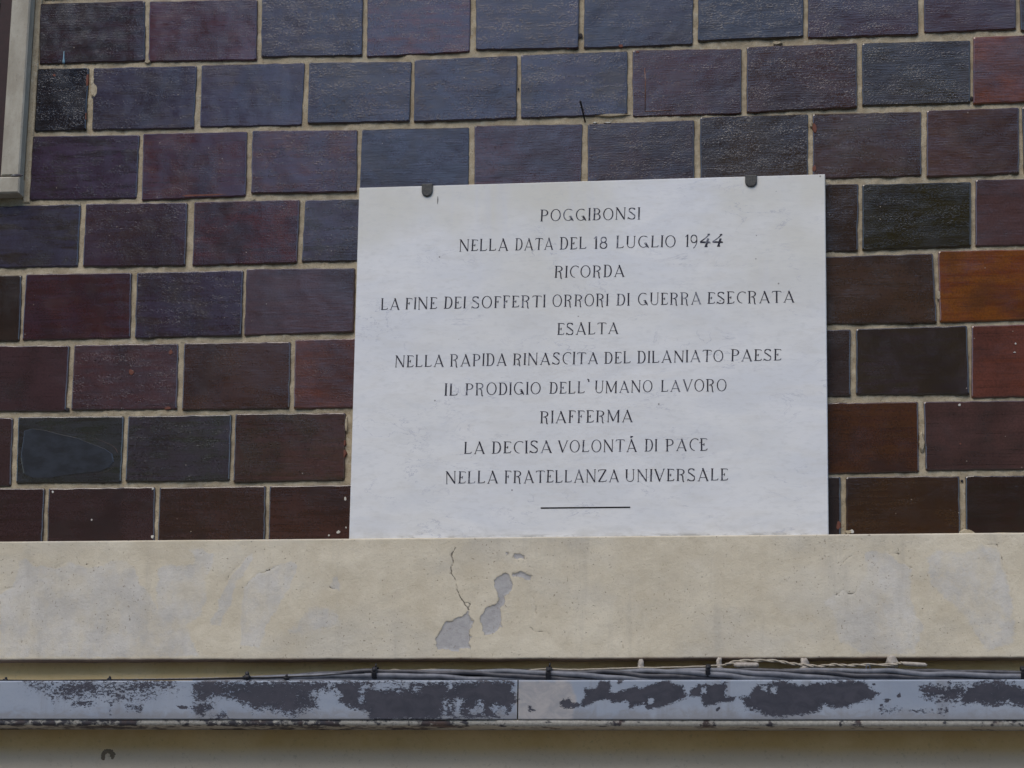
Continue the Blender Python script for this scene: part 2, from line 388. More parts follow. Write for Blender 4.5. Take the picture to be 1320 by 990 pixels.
# ------------------------------------------------------------------ ground and street (seen only from a step away, and in the bounce light)
def sheet(name, x0, x1, y0, y1, z, mat):
    o = link(name, [(x0, y0, z), (x1, y0, z), (x1, y1, z), (x0, y1, z)], [(0, 1, 2, 3)], mat); return tag(o, kind='structure')
asph = simple('asphalt', (0.045, 0.045, 0.047), (0.065, 0.063, 0.06), 0.9, 60, 0.4)
paveM = simple('stone paving', (0.20, 0.185, 0.165), (0.28, 0.26, 0.23), 0.85, 8, 0.4)
sheet('ground', -400, 400, -400, 400, -0.004, asph)
link_p = MB(); link_p.box(-30, 30, -2.2, 0.3, 0, 0.12)
tag(link_p.build('pavement', paveM), kind='structure')
kb = MB(); kb.box(-30, 30, -2.36, -2.203, 0, 0.135); tag(kb.build('kerb', M['stone']), kind='structure')

# ------------------------------------------------------------------ glazed block wall
WY = 0.0046                                # mortar lies this far behind the glazed faces
wall = empty('brick_wall', Vector((CX, 0.0, LEDGE_Z1)), 'wall of brown and violet glazed blocks laid in running bond with pale mortar', 'wall')
WIN_X1 = at(43, 60, 0).x                    # right edge of the stone window surround
WIN_Z0 = at(20, 254, 0).z
mb = MB()
def wq(x0, x1, z0, z1):                     # a gridded mortar patch with gentle unevenness
    nx = max(2, int((x1 - x0) / 0.006)); nz = max(2, int((z1 - z0) / 0.006)); V = []; F = []
    for j in range(nz + 1):
        for i in range(nx + 1):
            x = x0 + (x1 - x0) * i / nx; z = z0 + (z1 - z0) * j / nz
            e = noise.noise(Vector((x * 28, 3.3, z * 28))) * 0.0020 + noise.noise(Vector((x * 110, 1.3, z * 110))) * 0.0022
            V.append((x, WY + e, z))
    for j in range(nz):
        for i in range(nx):
            a = j * (nx + 1) + i; F.append((a, a + 1, a + nx + 2, a + nx + 1))
    mb.add(V, F)
wq(WIN_X1 - 0.02, X1, LEDGE_Z1 - 0.03, ZT)
wq(X0, WIN_X1 - 0.02, LEDGE_Z1 - 0.03, WIN_Z0)
mort = mb.build('mortar', M['mortar'], wall, True)
mb = MB(); mb.box(WIN_X1 - 0.02, X1, WY + 0.006, 0.35, LEDGE_Z1 - 0.03, ZT); mb.box(X0, WIN_X1 - 0.0205, WY + 0.006, 0.35, LEDGE_Z1 - 0.03, WIN_Z0)
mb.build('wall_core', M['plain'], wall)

def bumpy_outline(q, n_side=(14, 9), amp=0.0008, seed=0):
    """q: four (x,z) corners TL,TR,BR,BL -> closed outline with slightly worn edges and rounded corners"""
    out = []
    for s in range(4):
        a = Vector(q[s]); b = Vector(q[(s + 1) % 4]); n = n_side[s % 2]
        d = (b - a); L = d.length; d = d / L; nn = Vector((-d.y, d.x))
        for i in range(n):
            t = (i + 0.0) / n
            if i == 0: t = 0.0022 / L
            p = a + d * (L * t)
            if i: p += nn * (amp * 1.8 * noise.noise(Vector((p.x * 95, seed * 1.7, p.y * 95))))
            out.append(p)
        out.append(b - d * 0.0022)
    return out

def make_brick(q, colr, second, streak=0.5, pebble=0.6, zlow=None, seed=0, chips=0):
    rnd = random.Random(seed * 13 + 5)
    o2 = bumpy_outline(q, seed=seed)
    cx = sum(p[0] for p in q) / 4; cz = sum(p[1] for p in q) / 4; c = Vector((cx, cz))
    tx, tz = rnd.uniform(-0.006, 0.006), rnd.uniform(-0.008, 0.008)      # small tilt of the face
    proud = rnd.uniform(-0.0012, 0.001)
    hw, hh = (q[1][0] - q[0][0]) / 2, (q[0][1] - q[3][1]) / 2
    V = []; n = len(o2)
    def fy(p): return proud + tx * (p.x - cx) + tz * (p.y - cz)
    for k, (ins, dep) in enumerate(((0.0, None), (0.0003, 0.0034), (0.0012, 0.0011), (0.0030, 0.0))):
        for p in o2:
            d = Vector((p.x - cx, p.y - cz))
            pp = Vector((cx + d.x * (1 - ins / hw), cz + d.y * (1 - ins / hh)))
            V.append(Vector((pp.x, (WY + 0.004) if dep is None else fy(pp) + dep, pp.y)))
    F = []
    for k in range(3):
        for i in range(n):
            j = (i + 1) % n; F.append((k * n + i, k * n + j, (k + 1) * n + j, (k + 1) * n + i)[::-1])
    F.append(tuple(3 * n + i for i in range(n))[::-1])
    # orientation: faces must look towards -Y
    loc = Vector((cx, 0, cz))
    ob = link('brick', V, F, M['glaze'], wall, False, loc)
    me = ob.data
    if me.polygons[-1].normal.y > 0: me.flip_normals()
    ob.color = (*colr, 1); ob['second'] = list(second); ob['streak'] = streak; ob['pebble'] = pebble
    return ob

# colours seen in the photograph -> glaze colour (daylight level and sky sheen taken off)
def sheen(px, py):
    yb = 450 if px < 320 else (300 if px < 690 else (240 if px < 890 else 120))
    a = max(0.0, min(1.0, (yb + 60 - py) / 120))
    return a * (0.4 if px < 60 else 1.0)
ILL = 0.72
def base(c, px, py):
    if c[1] > c[2] + 3 and max(c) < 90: c = (c[0] * 1.13, c[1] * 1.0, c[2] * .80)
    elif c[2] <= c[0] + 8 and max(c) < 90: c = (c[0] * 1.14, c[1] * 1.0, c[2] * .82)
    elif c[2] > c[0] + 8: c = (c[0] * 1.10, c[1] * .95, c[2] * .84)
    if max(c) <= 100 and sheen(px, py) > 0: m3 = (62, 57, 80); c = tuple(v * .88 + m_ * .12 for v, m_ in zip(c, m3))
    l = s2l(c); k = sheen(px, py); sk = (0.013, 0.0175, 0.031); lo = (0.003, 0.003, 0.003)
    b3 = [max(v - lo_ - k * s, v * 0.32) / ILL for v, s, lo_ in zip(l, sk, lo)]
    g = sum(b3) / 3
    mx = 0.0 if max(c) > 90 else .10
    return tuple((v * (1 - mx) + g * mx) * (.78 if mx == 0 else .78) for v in b3)

BR = (58, 38, 32); OL = (48, 42, 24); VI = (70, 55, 78); DK = (36, 30, 34); RB = (95, 50, 38)
# row: (xTL, xBL, xTR, xBR, yTL, yTR, yBL, yBR, seen colour, second colour, streak, pebble)
BRICKS = [
 (50,50,187,187,4,0,83,79,(56,50,66),(40,30,36),.55,.3),(192,191,332,331,1,-1,80,78,(74,54,78),(66,52,80),.5,.25),
 (337,336,468,467,-2,-4,74,72,(58,62,88),(50,50,66),.4,1),(473,472,607,606,-5,-7,74,67,(62,57,82),(76,46,52),.45,.5),
 (613,613,747,746,-8,-11,65,63,(58,57,80),(50,48,62),.45,.8),(753,752,894,893,-13,-20,63,58,(60,64,86),(48,50,52),.4,.6),
 (900,899,1036,1036,-22,-28,54,48,(52,58,74),(46,46,44),.5,.9),(1041,1041,1184,1184,-30,-36,50,45,(66,53,68),(58,44,50),.5,.9),
 (1190,1191,1309,1310,-37,-43,43,38,(64,53,66),(60,46,46),.5,.6),
 (48,44,115,111,88,87,170,168,(32,33,46),(28,26,32),.4,.6),(120,118,254,250,87,84,168,166,(60,66,98),(52,50,66),.35,.4),
 (259,257,393,389,83,80,164,162,(62,66,98),(56,54,76),.35,.3),(398,396,531,528,80,79,160,157,(58,62,88),(46,44,52),.4,.9),
 (534,533,667,666,77,71,158,153,(58,60,84),(50,46,56),.4,.7),(671,671,809,809,70,65,153,148,(64,68,96),(50,52,58),.4,1),
 (815,815,956,956,64,62,151,147,(70,58,68),(66,46,44),.5,.6),(962,962,1105,1105,60,55,146,139,(64,54,60),(62,46,38),.55,.8),
 (1111,1111,1251,1251,55,51,137,133,(56,58,62),(48,46,36),.5,.9),(1254,1254,1400,1400,47,42,135,128,(112,66,50),(94,52,42),.4,.3),
 (42,37,180,176,175,173,258,256,(66,64,98),(44,34,44),.45,.5),(184,182,319,317,172,169,259,253,(68,60,88),(70,48,58),.5,.4),
 (325,323,461,460,168,167,250,248,(68,62,90),(72,50,58),.45,.7),(466,463,605,604,166,163,246,243,(56,60,84),(46,50,56),.5,.3),
 (611,611,751,749,161,159,242,240,(72,57,76),(58,50,68),.45,.3),(757,757,895,895,159,154,238,236,(64,54,62),(50,44,38),.55,.9),
 (902,902,1042,1042,150,146,236,233,(54,47,42),(48,40,24),.55,1),(1047,1047,1188,1188,146,143,231,227,(64,52,54),(58,46,34),.5,.5),
 (1194,1194,1314,1314,142,138,229,224,(68,54,60),(70,52,44),.5,.3),
 (-38,-42,104,100,266,262,346,344,(58,64,92),(46,46,54),.45,.3),(110,106,242,239,262,261,344,343,(66,64,90),(62,54,70),.45,.6),
 (250,247,387,383,260,257,343,339,(62,56,76),(72,48,54),.5,.5),(393,388,530,528,257,254,338,336,(62,61,84),(50,48,56),.45,.7),
 (1066-102,1066-102,1107,1106,240,236,328,324,(52,42,34),(46,36,24),.5,.4),(1111,1111,1252,1252,237,234,323,318,(42,41,22),(34,33,16),.5,.6),
 (1257,1257,1400,1400,231,228,318,314,(70,55,64),(58,44,50),.4,.2),
 (-113,-116,28,25,355,354,441,440,(52,48,52),(44,42,46),.5,.3),(33,28,170,168,353,351,439,436,(66,60,84),(64,48,54),.55,.2),
 (176,173,314,311,351,348,436,433,(62,64,94),(54,50,60),.45,.9),(317,314,458,456,346,345,433,428,(68,54,66),(60,50,66),.5,.2),
 (1062,1062,1203,1208,330,326,418,417,(62,50,46),(54,42,30),.5,.3),(1209,1211,1352,1354,323,320,416,412,(114,66,24),(88,48,20),.5,.2),
 (-53,-57,90,85,445,445,531,530,(62,48,58),(54,42,50),.4,.2),(95,91,230,228,444,442,529,528,(66,58,74),(68,48,58),.55,1),
 (237,234,375,373,442,440,529,527,(64,50,52),(62,44,38),.5,.5),(380,378,518,517,437,435,527,525,(74,56,66),(92,52,38),.6,.7),
 (960,960,1097,1097,426,424,513,511,(56,50,58),(50,44,46),.5,.2),(1103,1103,1247,1250,423,419,509,509,(48,44,40),(48,42,50),.5,.2),
 (1252,1252,1394,1394,419,416,513,510,(96,56,46),(82,48,40),.4,.2),
 (-124,-127,17,14,538,538,627,627,(56,46,54),(52,42,46),.4,.3),(23,20,160,156,537,536,623,622,(52,60,70),(40,46,46),.5,.2),
 (165,161,299,296,536,534,621,620,(56,57,70),(46,50,50),.5,.9),(303,300,446,444,533,532,622,619,(70,54,58),(60,50,44),.5,.5),
 (1040,1040,1184,1185,519,517,611,609,(68,46,30),(62,40,34),.5,.2),(1190,1193,1335,1338,517,515,607,605,(70,54,60),(60,48,52),.4,.1),
 (-82,-86,58,54,629,629,722,722,(52,42,50),(46,36,38),.4,.2),(62,59,200,199,629,627,720,719,(54,44,52),(48,38,40),.4,.2),
 (205,202,343,341,628,626,719,717,(58,46,48),(52,40,36),.6,.4),(347,344,488,486,626,624,717,716,(62,46,46),(54,38,32),.5,.3),
 (940,940,1084,1084,616,614,710,708,(48,44,50),(40,36,40),.4,.2),(1090,1090,1237,1239,614,613,708,707,(58,46,36),(52,38,26),.6,.5),
 (1244,1245,1388,1390,613,611,707,705,(46,36,36),(40,32,24),.5,.4),
]
for i, b in enumerate(BRICKS):
    xtl, xbl, xtr, xbr, ytl, ytr, ybl, ybr, c1, c2, stv, pb = b
    cxp, cyp = (xtl + xbr) / 2, (ytl + ybr) / 2
    q = [(at(xtl, ytl).x, at(xtl, ytl).z), (at(xtr, ytr).x, at(xtr, ytr).z), (at(xbr, ybr).x, at(xbr, ybr).z), (at(xbl, ybl).x, at(xbl, ybl).z)]
    make_brick(q, base(c1, cxp, cyp), base(c2, cxp, cyp), stv, pb, seed=i)
# the bond goes on beyond the frame: to the sides and above
HP = 0.65123 * U
def extra(x, z1, i, wd=U - 0.008, h=HP - 0.0085):
    rr = random.Random(900 + i)
    p = [(60, 48, 56), (64, 54, 64), (56, 50, 60), (58, 46, 40), (52, 46, 36), (70, 52, 50), (58, 56, 72)][rr.randrange(7)]
    q = [(x, z1), (x + wd, z1), (x + wd, z1 - h), (x, z1 - h)]
    make_brick(q, base(p, 1500, 800), base(BR, 1500, 800), .5, rr.choice([.2, .5, .9]), seed=900 + i)
k = 0
rows_right = [(1310, 41), (1400, 128), (1314, 224), (1400, 314), (1353, 412), (1394, 510), (1337, 605), (1389, 705)]
for r, (px, py) in enumerate(rows_right):
    p = at(px, py); x = p.x + 0.008; z1 = p.z + HP - 0.0085
    while x + U < X1: extra(x, z1, k); x += U; k += 1
rows_left = [(3, -42, 344), (4, -116, 440), (5, -57, 530), (6, -127, 627), (7, -86, 722)]
for r, px, py in rows_left:
    p = at(px, py); x = p.x - U; z1 = p.z + HP - 0.0085
    while x > X0: extra(x, z1, k); x -= U; k += 1
zt = at(187, -1).z
for r in range(4):
    z1 = zt + 0.0085 + (r + 1) * HP - 0.0085 + 0.0005; x = WIN_X1 + 0.012 + (0.0 if r % 2 else 0.0)
    off = U / 2 if r % 2 == 0 else U
    extra(x, z1, k, off - 0.008); k += 1; x += off
    while x + U < X1: extra(x, z1, k); x += U; k += 1

def smoothpath(l, n=6):
    out = []
    for i in range(len(l) - 1):
        p0 = l[max(i - 1, 0)]; p1 = l[i]; p2 = l[i + 1]; p3 = l[min(i + 2, len(l) - 1)]
        for k_ in range(n):
            t = k_ / n
            out.append(tuple(0.5 * ((2 * p1[a]) + (-p0[a] + p2[a]) * t + (2 * p0[a] - 5 * p1[a] + 4 * p2[a] - p3[a]) * t * t + (-p0[a] + 3 * p1[a] - 3 * p2[a] + p3[a]) * t ** 3) for a in (0, 1)))
    out.append(l[-1]); return out
# mortar smears, chips, drips on the blocks
def fleck(name, px, py, w_, h_, mat, seed, Y=-0.0002, dep=0.0012, n=14, parent=wall, rough=0.45):
    c = at(px, py, Y); sx = w_ * 0.00156 / 2; sz = h_ * 0.00162 / 2
    V = [c + Vector((0, -dep, 0))]; rr = random.Random(seed)
    for ring, (s, d) in enumerate(((0.7, dep * 0.8), (1.0, -0.004))):
        for i in range(n):
            t = 2 * math.pi * i / n
            k_ = 1 + rough * noise.noise(Vector((math.cos(t) * 1.6 + seed * 2.3, math.sin(t) * 1.6, 0.5)))
            V.append(c + Vector((math.cos(t) * sx * s * k_, -d, math.sin(t) * sz * s * k_)))
    F = [(0, 1 + (i + 1) % n, 1 + i) for i in range(n)]
    F += [(1 + i, 1 + (i + 1) % n, 1 + n + (i + 1) % n, 1 + n + i) for i in range(n)]
    return link(name, V, F, mat, parent, False)
for i, a in enumerate([(121,117,13,24),(119,104,6,14),(1003,0+53,0,0),(1002,55,14,5),(790,148,44,4),(1045,160,3,10),(1247,686,26,7),(1290,688,50,4),(1094,686,9,6),(446,548,4,22),(190,79,8,6),(322,257,12,7),(1188,570,7,22),(1210,380,5,14)]):
    if a[2]: fleck('mortar_smear', a[0], a[1], a[2], a[3], M['mortar'], i + 1, dep=0.0006)
for i, a in enumerate([(112.5,103,4,22),(110,150,4,14),(1050.5,165,6,14),(1050,217,5,10),(366,300,18,14),(356,310,9,7),(373,264,14,4),(169,480,9,9),(220,454,7,7),(216,526,10,5),(443,570,6,9),(443,585,8,11),(70,97,6,5),(1081,677,7,13),(1173,41,13,5),(800,59,7,5),(733,62,6,2),(822,67,6,3),(250,252,120,3),(1010,510,3,3),(352,312,5,5),(1238,572,3,3)]):
    if 1066 > a[0] > 450 and a[1] > 240: continue
    fleck('glaze_chip', a[0], a[1], a[2], a[3], M['clay'], 30 + i, dep=0.0004)
for i, a in enumerate([(767,158,6,2),(783,158,10,1.5),(445,643,4,6),(436,686,5,5),(446,680,2,3),(424,690,3,3),(1098,685,8,5),(1308,454,5,1.5),(1309,443,3,3),(1237,192+330,4,4),(68,634,4,4),(34,657,5,2),(118,670,3,3),(197,630,4,4),(196,692,5,5)]):
    fleck('lime_speck', a[0], a[1], a[2], a[3], M['lime'], 70 + i, dep=0.0005)
GZ = {}
def glaze2(name, c1, c2, rough=.2):
    k = N(name); a = k.noise(k.pos((1, 1, 2)), 22, 4, 0.6); return k.out(k.mix(k.ramp(a, .35, .65), c1, c2), rough, k.bump(k.noise(k.pos(), 200, 3), .15, .0008), ior=1.55)
gt, gr, go, gp = glaze2('teal glaze run', (.024, .025, .028), (.034, .038, .046)), glaze2('red brown glaze rim', (.05, .02, .018), (.08, .03, .024), .6), glaze2('orange glaze', (.22, .08, .025), (.10, .04, .02)), glaze2('pale glaze sheen', (.16, .15, .17), (.06, .06, .08), .12)
def film(name, pts, mat, dep=0.0006):
    P = [at(x, y, -0.0004) for x, y in pts]; c = sum(P, Vector()) / len(P); n = len(P)
    V = [c + Vector((0, -dep, 0))] + [c + (p - c) * .93 + Vector((0, -dep, 0)) for p in P] + [p + Vector((0, 0.003, 0)) for p in P]
    F = [(0, 1 + i, 1 + (i + 1) % n) for i in range(n)] + [(1 + i, 1 + n + i, 1 + n + (i + 1) % n, 1 + (i + 1) % n) for i in range(n)]
    return link(name, V, F, mat, wall)
film('glaze_run', [(28, 553), (40, 550), (58, 553), (80, 559), (100, 563), (120, 571), (138, 578), (148, 585), (150, 596), (143, 604), (130, 609), (110, 611), (85, 614), (60, 618), (40, 618), (27, 612), (23, 590)], gt)
for k_, pl in enumerate(([(40, 546), (58, 548), (80, 553), (105, 560), (130, 568), (147, 576), (152, 584)], [(150, 596), (143, 605), (130, 610), (108, 612), (80, 615)])):
    tb = MB(); tb.tube([at(x, y, 0.0020) for x, y in smoothpath(pl, 4)], 0.0023 if k_ == 0 else 0.0020, 8); tb.build('glaze_rim', gr, wall, True)
for pl in ([(831, 88), (832, 105), (831.5, 143)], [(831.5, 144), (850, 143), (866, 142)]):
    tb = MB(); tb.tube([at(x, y, 0.0004) for x, y in pl], 0.0008, 6); tb.build('glaze_line', go, wall, True)
# pale blue drip on the top left block
p0, p1 = at(82.5, 66, -0.001), at(82, 82, -0.001)
mb = MB(); mb.tube([p0, p0.lerp(p1, .5), p1.lerp(p0, .15), p1], [0.0006, 0.0013, 0.0028, 0.0022], 8)
mb.build('paint_drip', M['bluedrip'], wall, True)
# black blobs painted as the shade inside holes in the head joints
mb = MB()
for a in [(748.5,46,5,7),(668.5,115,2,4),(1252.5,127,3,6),(87,528,6,5),(1240,620,3,3)]:
    c = at(a[0], a[1], WY - 0.0022); mb.blob(c, a[2] * .0008, 0.0006, a[3] * .0008, a[0], 0.3)
mb.build('joint_hole_shade', M['nail'], wall, True)

# ------------------------------------------------------------------ nail
nl = MB(); a, b = at(748, 130, -0.020), at(754.5, 158, WY - 0.002)
nl.tube([a, a.lerp(b, 0.04), b.lerp(a, 0.5), b], [0.0021, 0.0021, 0.0018, 0.0016], 8)
tag(nl.build('iron_nail', M['nail'], None, True), 'thin black iron nail sticking up out of the mortar joint above the plaque', 'nail')

# ------------------------------------------------------------------ window at the left edge
wo = empty('window', Vector((X0 + 0.6, 0, WIN_Z0)), 'window at the left edge with off-white stone surround and dark red frame', 'window')
JY = -0.027
jx1 = at(38, 0, JY).x; jx0 = at(15, 0, JY).x
jx1 = (at(37, 10, JY).x + at(27, 215, JY).x) / 2; jx0 = (at(14, 10, JY).x + at(1.5, 215, JY).x) / 2
zj = at(15, 227, JY).z; zb = at(15, 249, JY).z
def bev(x0, x1, y0, y1, z0, z1, b):
    """box whose front (y0) edges are chamfered by b"""
    V = [(x0 + b, y0, z0 + b), (x1 - b, y0, z0 + b), (x1 - b, y0, z1 - b), (x0 + b, y0, z1 - b),
         (x0, y0 + b, z0), (x1, y0 + b, z0), (x1, y0 + b, z1), (x0, y0 + b, z1),
         (x0, y1, z0), (x1, y1, z0), (x1, y1, z1), (x0, y1, z1)]
    F = [(0, 1, 2, 3), (0, 4, 5, 1), (1, 5, 6, 2), (2, 6, 7, 3), (3, 7, 4, 0), (4, 8, 9, 5), (5, 9, 10, 6), (6, 10, 11, 7), (7, 11, 8, 4), (11, 10, 9, 8)]
    return V, F
mb = MB(); mb.add(*bev(jx0, jx1, JY, 0.12, zj + 0.0012, ZT, 0.003)); mb.build('stone_jamb', M['stone'], wo)
mb = MB(); mb.add(*bev(X0, jx1 + 0.002, JY - 0.002, 0.12, zb, zj - 0.0012, 0.003)); mb.build('stone_sill', M['stone'], wo)
mb = MB(); mb.add(*bev(X0, X0 + 0.05, JY, 0.12, zj + 0.0012, ZT, 0.003)); mb.build('stone_jamb', M['stone'], wo)
mb = MB()
fx = jx0 - 0.0005
mb.box(fx - 0.045, fx, 0.035, 0.09, zj, ZT); mb.box(X0 + 0.0505, X0 + 0.10, 0.035, 0.09, zj, ZT); mb.box(X0 + 0.1005, fx - 0.0455, 0.037, 0.09, zj, zj + 0.06)
mb.build('window_frame', M['redwood'], wo)
mb = MB(); zz = zj + 0.062
while zz < ZT:
    mb.add([(X0 + 0.101, 0.05, zz), (fx - 0.046, 0.05, zz), (fx - 0.046, 0.08, zz + 0.03), (X0 + 0.101, 0.08, zz + 0.03),
            (X0 + 0.101, 0.055, zz - 0.004), (fx - 0.046, 0.055, zz - 0.004), (fx - 0.046, 0.085, zz + 0.026), (X0 + 0.101, 0.085, zz + 0.026)],
           [(0, 1, 2, 3), (7, 6, 5, 4), (0, 4, 5, 1), (3, 2, 6, 7)]); zz += 0.034
mb.box(X0 + 0.1, fx - 0.045, 0.091, 0.095, zj, ZT)
mb.build('shutter', M['dark'], wo)
mb = MB(); mb.blob(at(22, 226, JY), 0.013, 0.0012, 0.003, 3, 0.5); mb.build('grime_patch', M['lip'], wo, True)
# mortar fillet between surround and blocks
mb = MB(); mb.add(*bev(jx1 + 0.0005, at(46, 130, 0).x, 0.0005, 0.02, zb - 0.012, ZT, 0.002)); mb.build('mortar_fillet', M['mortar'], wall)

# ------------------------------------------------------------------ ledge of peeling render
def sdf_poly(px, pz, poly):
    """signed distance (inside positive) of many points to a polygon, numpy"""
    poly = np.array(poly); n = len(poly); d = np.full(px.shape, 1e9); inside = np.zeros(px.shape, bool)
    for i in range(n):
        ax, az = poly[i]; bx, bz = poly[(i + 1) % n]
        ex, ez = bx - ax, bz - az; L = ex * ex + ez * ez + 1e-12
        t = np.clip(((px - ax) * ex + (pz - az) * ez) / L, 0, 1)
        d = np.minimum(d, np.hypot(px - ax - t * ex, pz - az - t * ez))
        cnd = ((az > pz) != (bz > pz)) & (px < (bx - ax) * (pz - az) / (bz - az + 1e-15) + ax)
        inside ^= cnd
    return np.where(inside, d, -d)
def dist_line(px, pz, pl):
    d = np.full(px.shape, 1e9)
    for i in range(len(pl) - 1):
        ax, az = pl[i]; bx, bz = pl[i + 1]; ex, ez = bx - ax, bz - az; L = ex * ex + ez * ez + 1e-12
        t = np.clip(((px - ax) * ex + (pz - az) * ez) / L, 0, 1)
        d = np.minimum(d, np.hypot(px - ax - t * ex, pz - az - t * ez))
    return d
def world_poly(pts, Y): return [(at(x, y, Y).x, at(x, y, Y).z) for x, y in pts]

def C6(l): return [(x / 3, 660 + y / 3) for x, y in l]
def C7(l): return [(440 + x / 3, 660 + y / 3) for x, y in l]
def C8(l): return [(880 + x / 3, 660 + y / 3) for x, y in l]
WASH = [  # (polygon, softness in metres, strength)
 (C6([(0,318),(45,288),(62,240),(72,190),(100,172),(130,205),(240,215),(262,188),(330,212),(400,205),(452,180),(492,190),(520,212),(540,275),(600,340),(620,450),(760,560),(300,565),(0,560)]), .004, .9),
 (C6([(610,215),(650,205),(740,200),(752,165),(720,145),(770,140),(830,160),(830,200),(790,260),(800,330),(780,400),(720,440),(780,560),(620,560),(600,400)]), .005, .9),
 (C6([(970,150),(930,205),(880,260),(850,330),(810,435),(850,440),(890,360),(915,280),(975,190)]), .003, .9),
 (C6([(940,290),(1000,232),(1080,205),(1120,190),(1155,205),(1130,270),(1080,360),(1040,430),(1000,530),(930,510),(930,400)]), .003, 1),
 (C6([(1110,470),(1200,360),(1290,370),(1320,400),(1320,430),(1200,480)]), .010, .8),
 (C6([(1270,290),(1290,255),(1310,240),(1320,300),(1285,300)]), .003, .8),
 (C8([(550,347),(590,315),(620,302),(660,316),(682,292),(715,230),(700,160),(740,140),(800,165),(845,200),(890,215),(880,330),(930,450),(900,550),(700,550),(600,500),(590,420)]), .005, .95),
 (C8([(980,140),(1100,150),(1150,125),(1222,132),(1250,230),(1285,345),(1290,510),(1170,550),(1120,460),(1060,380),(960,300),(930,190)]), .006, .7),
 (C8([(470,430),(520,415),(530,435),(490,445)]), .006, .7),
 (C7([(0,400),(150,420),(330,520),(300,560),(0,560)]), .02, .35),
 (C7([(640,420),(860,440),(1320,470),(1320,560),(640,560)]), .02, .3),
]
PEEL = [
 C7([(490,387),(510,408),(512,432),(500,455),(500,530),(440,535),(370,532),(364,497),(385,462),(398,422),(440,410),(468,408)]),
 C7([(592,270),(610,250),(636,232),(650,258),(664,280),(655,308),(632,318),(633,355),(620,378),(620,440),(590,468),(552,478),(542,440),(530,410),(560,372),(602,350),(606,312),(594,290)]),
 C7([(660,236),(690,228),(735,242),(733,268),(712,266),(692,250),(662,252)]),
 C7([(668,160),(690,158),(712,168),(712,182),(685,184),(670,176)]), C7([(640,160),(656,160),(656,170),(642,170)]),
]
CRACK = [
 (C7([(437,140),(428,165),(434,185),(427,240),(440,268),(446,300),(466,335),(478,362),(494,384)]), 1.0),
 (C7([(478,350),(500,358),(492,372)]), .7), (C7([(500,455),(497,500),(504,565)]), .45),
 (C7([(750,305),(746,350),(750,400)]), .35), (C7([(728,448),(742,462),(800,472)]), .35),
 (C8([(590,318),(622,300),(656,316),(680,290)]), .5), (C8([(790,150),(806,165),(836,160)]), .4), (C8([(842,180),(860,205),(888,212)]), .35),
 (C8([(1165,125),(1222,130),(1240,215),(1255,250),(1275,300),(1285,345)]), .22), (C8([(620,195),(655,168)]), .4), (C6([(945,290),(1000,232),(1080,210)]), .3),
 (C6([(210,212),(258,190)]), .25), (C6([(10,305),(55,290)]), .3), (C6([(870,265),(930,195),(965,160)]), .25), (C6([(1270,290),(1292,292)]), .5), (C6([(372,20),(372,22)]), .0),
]
STEP = 0.0036
xa, xb = X0, X1
fa, fb = at(-12, 770, LEDGE_Y).x, at(1332, 770, LEDGE_Y).x
gx = np.concatenate([np.arange(xa, fa, 0.014), np.arange(fa, fb, 0.0021), np.arange(fb, xb, 0.014), [xb]])
nx = len(gx) - 1
# profile of the ledge: top slab edge, front face, rounded lower arris, underside
zs = list(np.linspace(LEDGE_Z1 - 0.002, LEDGE_Z0 + 0.004, 112))
prof = [(0.02, LEDGE_Z1), (LEDGE_Y + 0.012, LEDGE_Z1), (LEDGE_Y + 0.003, LEDGE_Z1 - 0.0004)] + [(LEDGE_Y, z) for z in zs] + \
       [(LEDGE_Y + 0.0015, LEDGE_Z0 + 0.0012), (LEDGE_Y + 0.005, LEDGE_Z0), (LEDGE_Y + 0.02, LEDGE_Z0 + 0.0008), (0.001, LEDGE_Z0 + 0.001)]
PX, PZ = np.meshgrid(gx, np.array([p[1] for p in prof])); PY = np.repeat(np.array([[p[0]] for p in prof]), nx + 1, axis=1)
WX, WZ = PX.copy(), PZ.copy()
for j in range(PX.shape[0]):
    for i in range(PX.shape[1]):
        x, z = PX[j, i], PZ[j, i]
        if fa <= x <= fb:
            a_ = noise.noise_vector(Vector((x * 55, 1.7, z * 55))); b_ = noise.noise_vector(Vector((x * 170, 8.7, z * 170)))
            WX[j, i] += a_.x * 0.0042 + b_.x * 0.0022; WZ[j, i] += a_.z * 0.0042 + b_.z * 0.0022
peel = np.full(PX.shape, -1.0)
for pl in PEEL: peel = np.maximum(peel, sdf_poly(WX, WZ, world_poly(pl, LEDGE_Y)))
wash = np.zeros(PX.shape)
for pl, soft, st in WASH:
    s = sdf_poly(WX, WZ, world_poly(pl, LEDGE_Y)); wash = np.maximum(wash, st * np.clip(0.5 + s / (2.6 * soft), 0, 1) * 0.92)
out = (PX < at(0, 770, LEDGE_Y).x) | (PX > at(1320, 770, LEDGE_Y).x)
crack = np.full(PX.shape, 1.0)
for pl, wt in CRACK:
    if wt > 0: crack = np.minimum(crack, dist_line(WX, WZ, world_poly(pl, LEDGE_Y)) + (1 - wt) * 0.0011)
# edges of patches: real relief, slow swelling of the hand-laid render
nz_ = np.zeros(PX.shape)
for j in range(PX.shape[0]):
    for i in range(0, PX.shape[1]):
        x = PX[j, i]; z = PZ[j, i]
        nz_[j, i] = noise.noise(Vector((x * 9, 0.3, z * 14))) * 0.0016 + noise.noise(Vector((x * 45, 5.3, z * 45))) * 0.0004
front = np.array([[1.0 if p[0] < LEDGE_Y + 0.012 else 0.3] for p in prof])
PY = PY + nz_ * front + np.clip(peel / 0.002, 0, 1) * 0.0012 + np.clip(1 - crack / 0.003, 0, 1) * 0.0008 * front
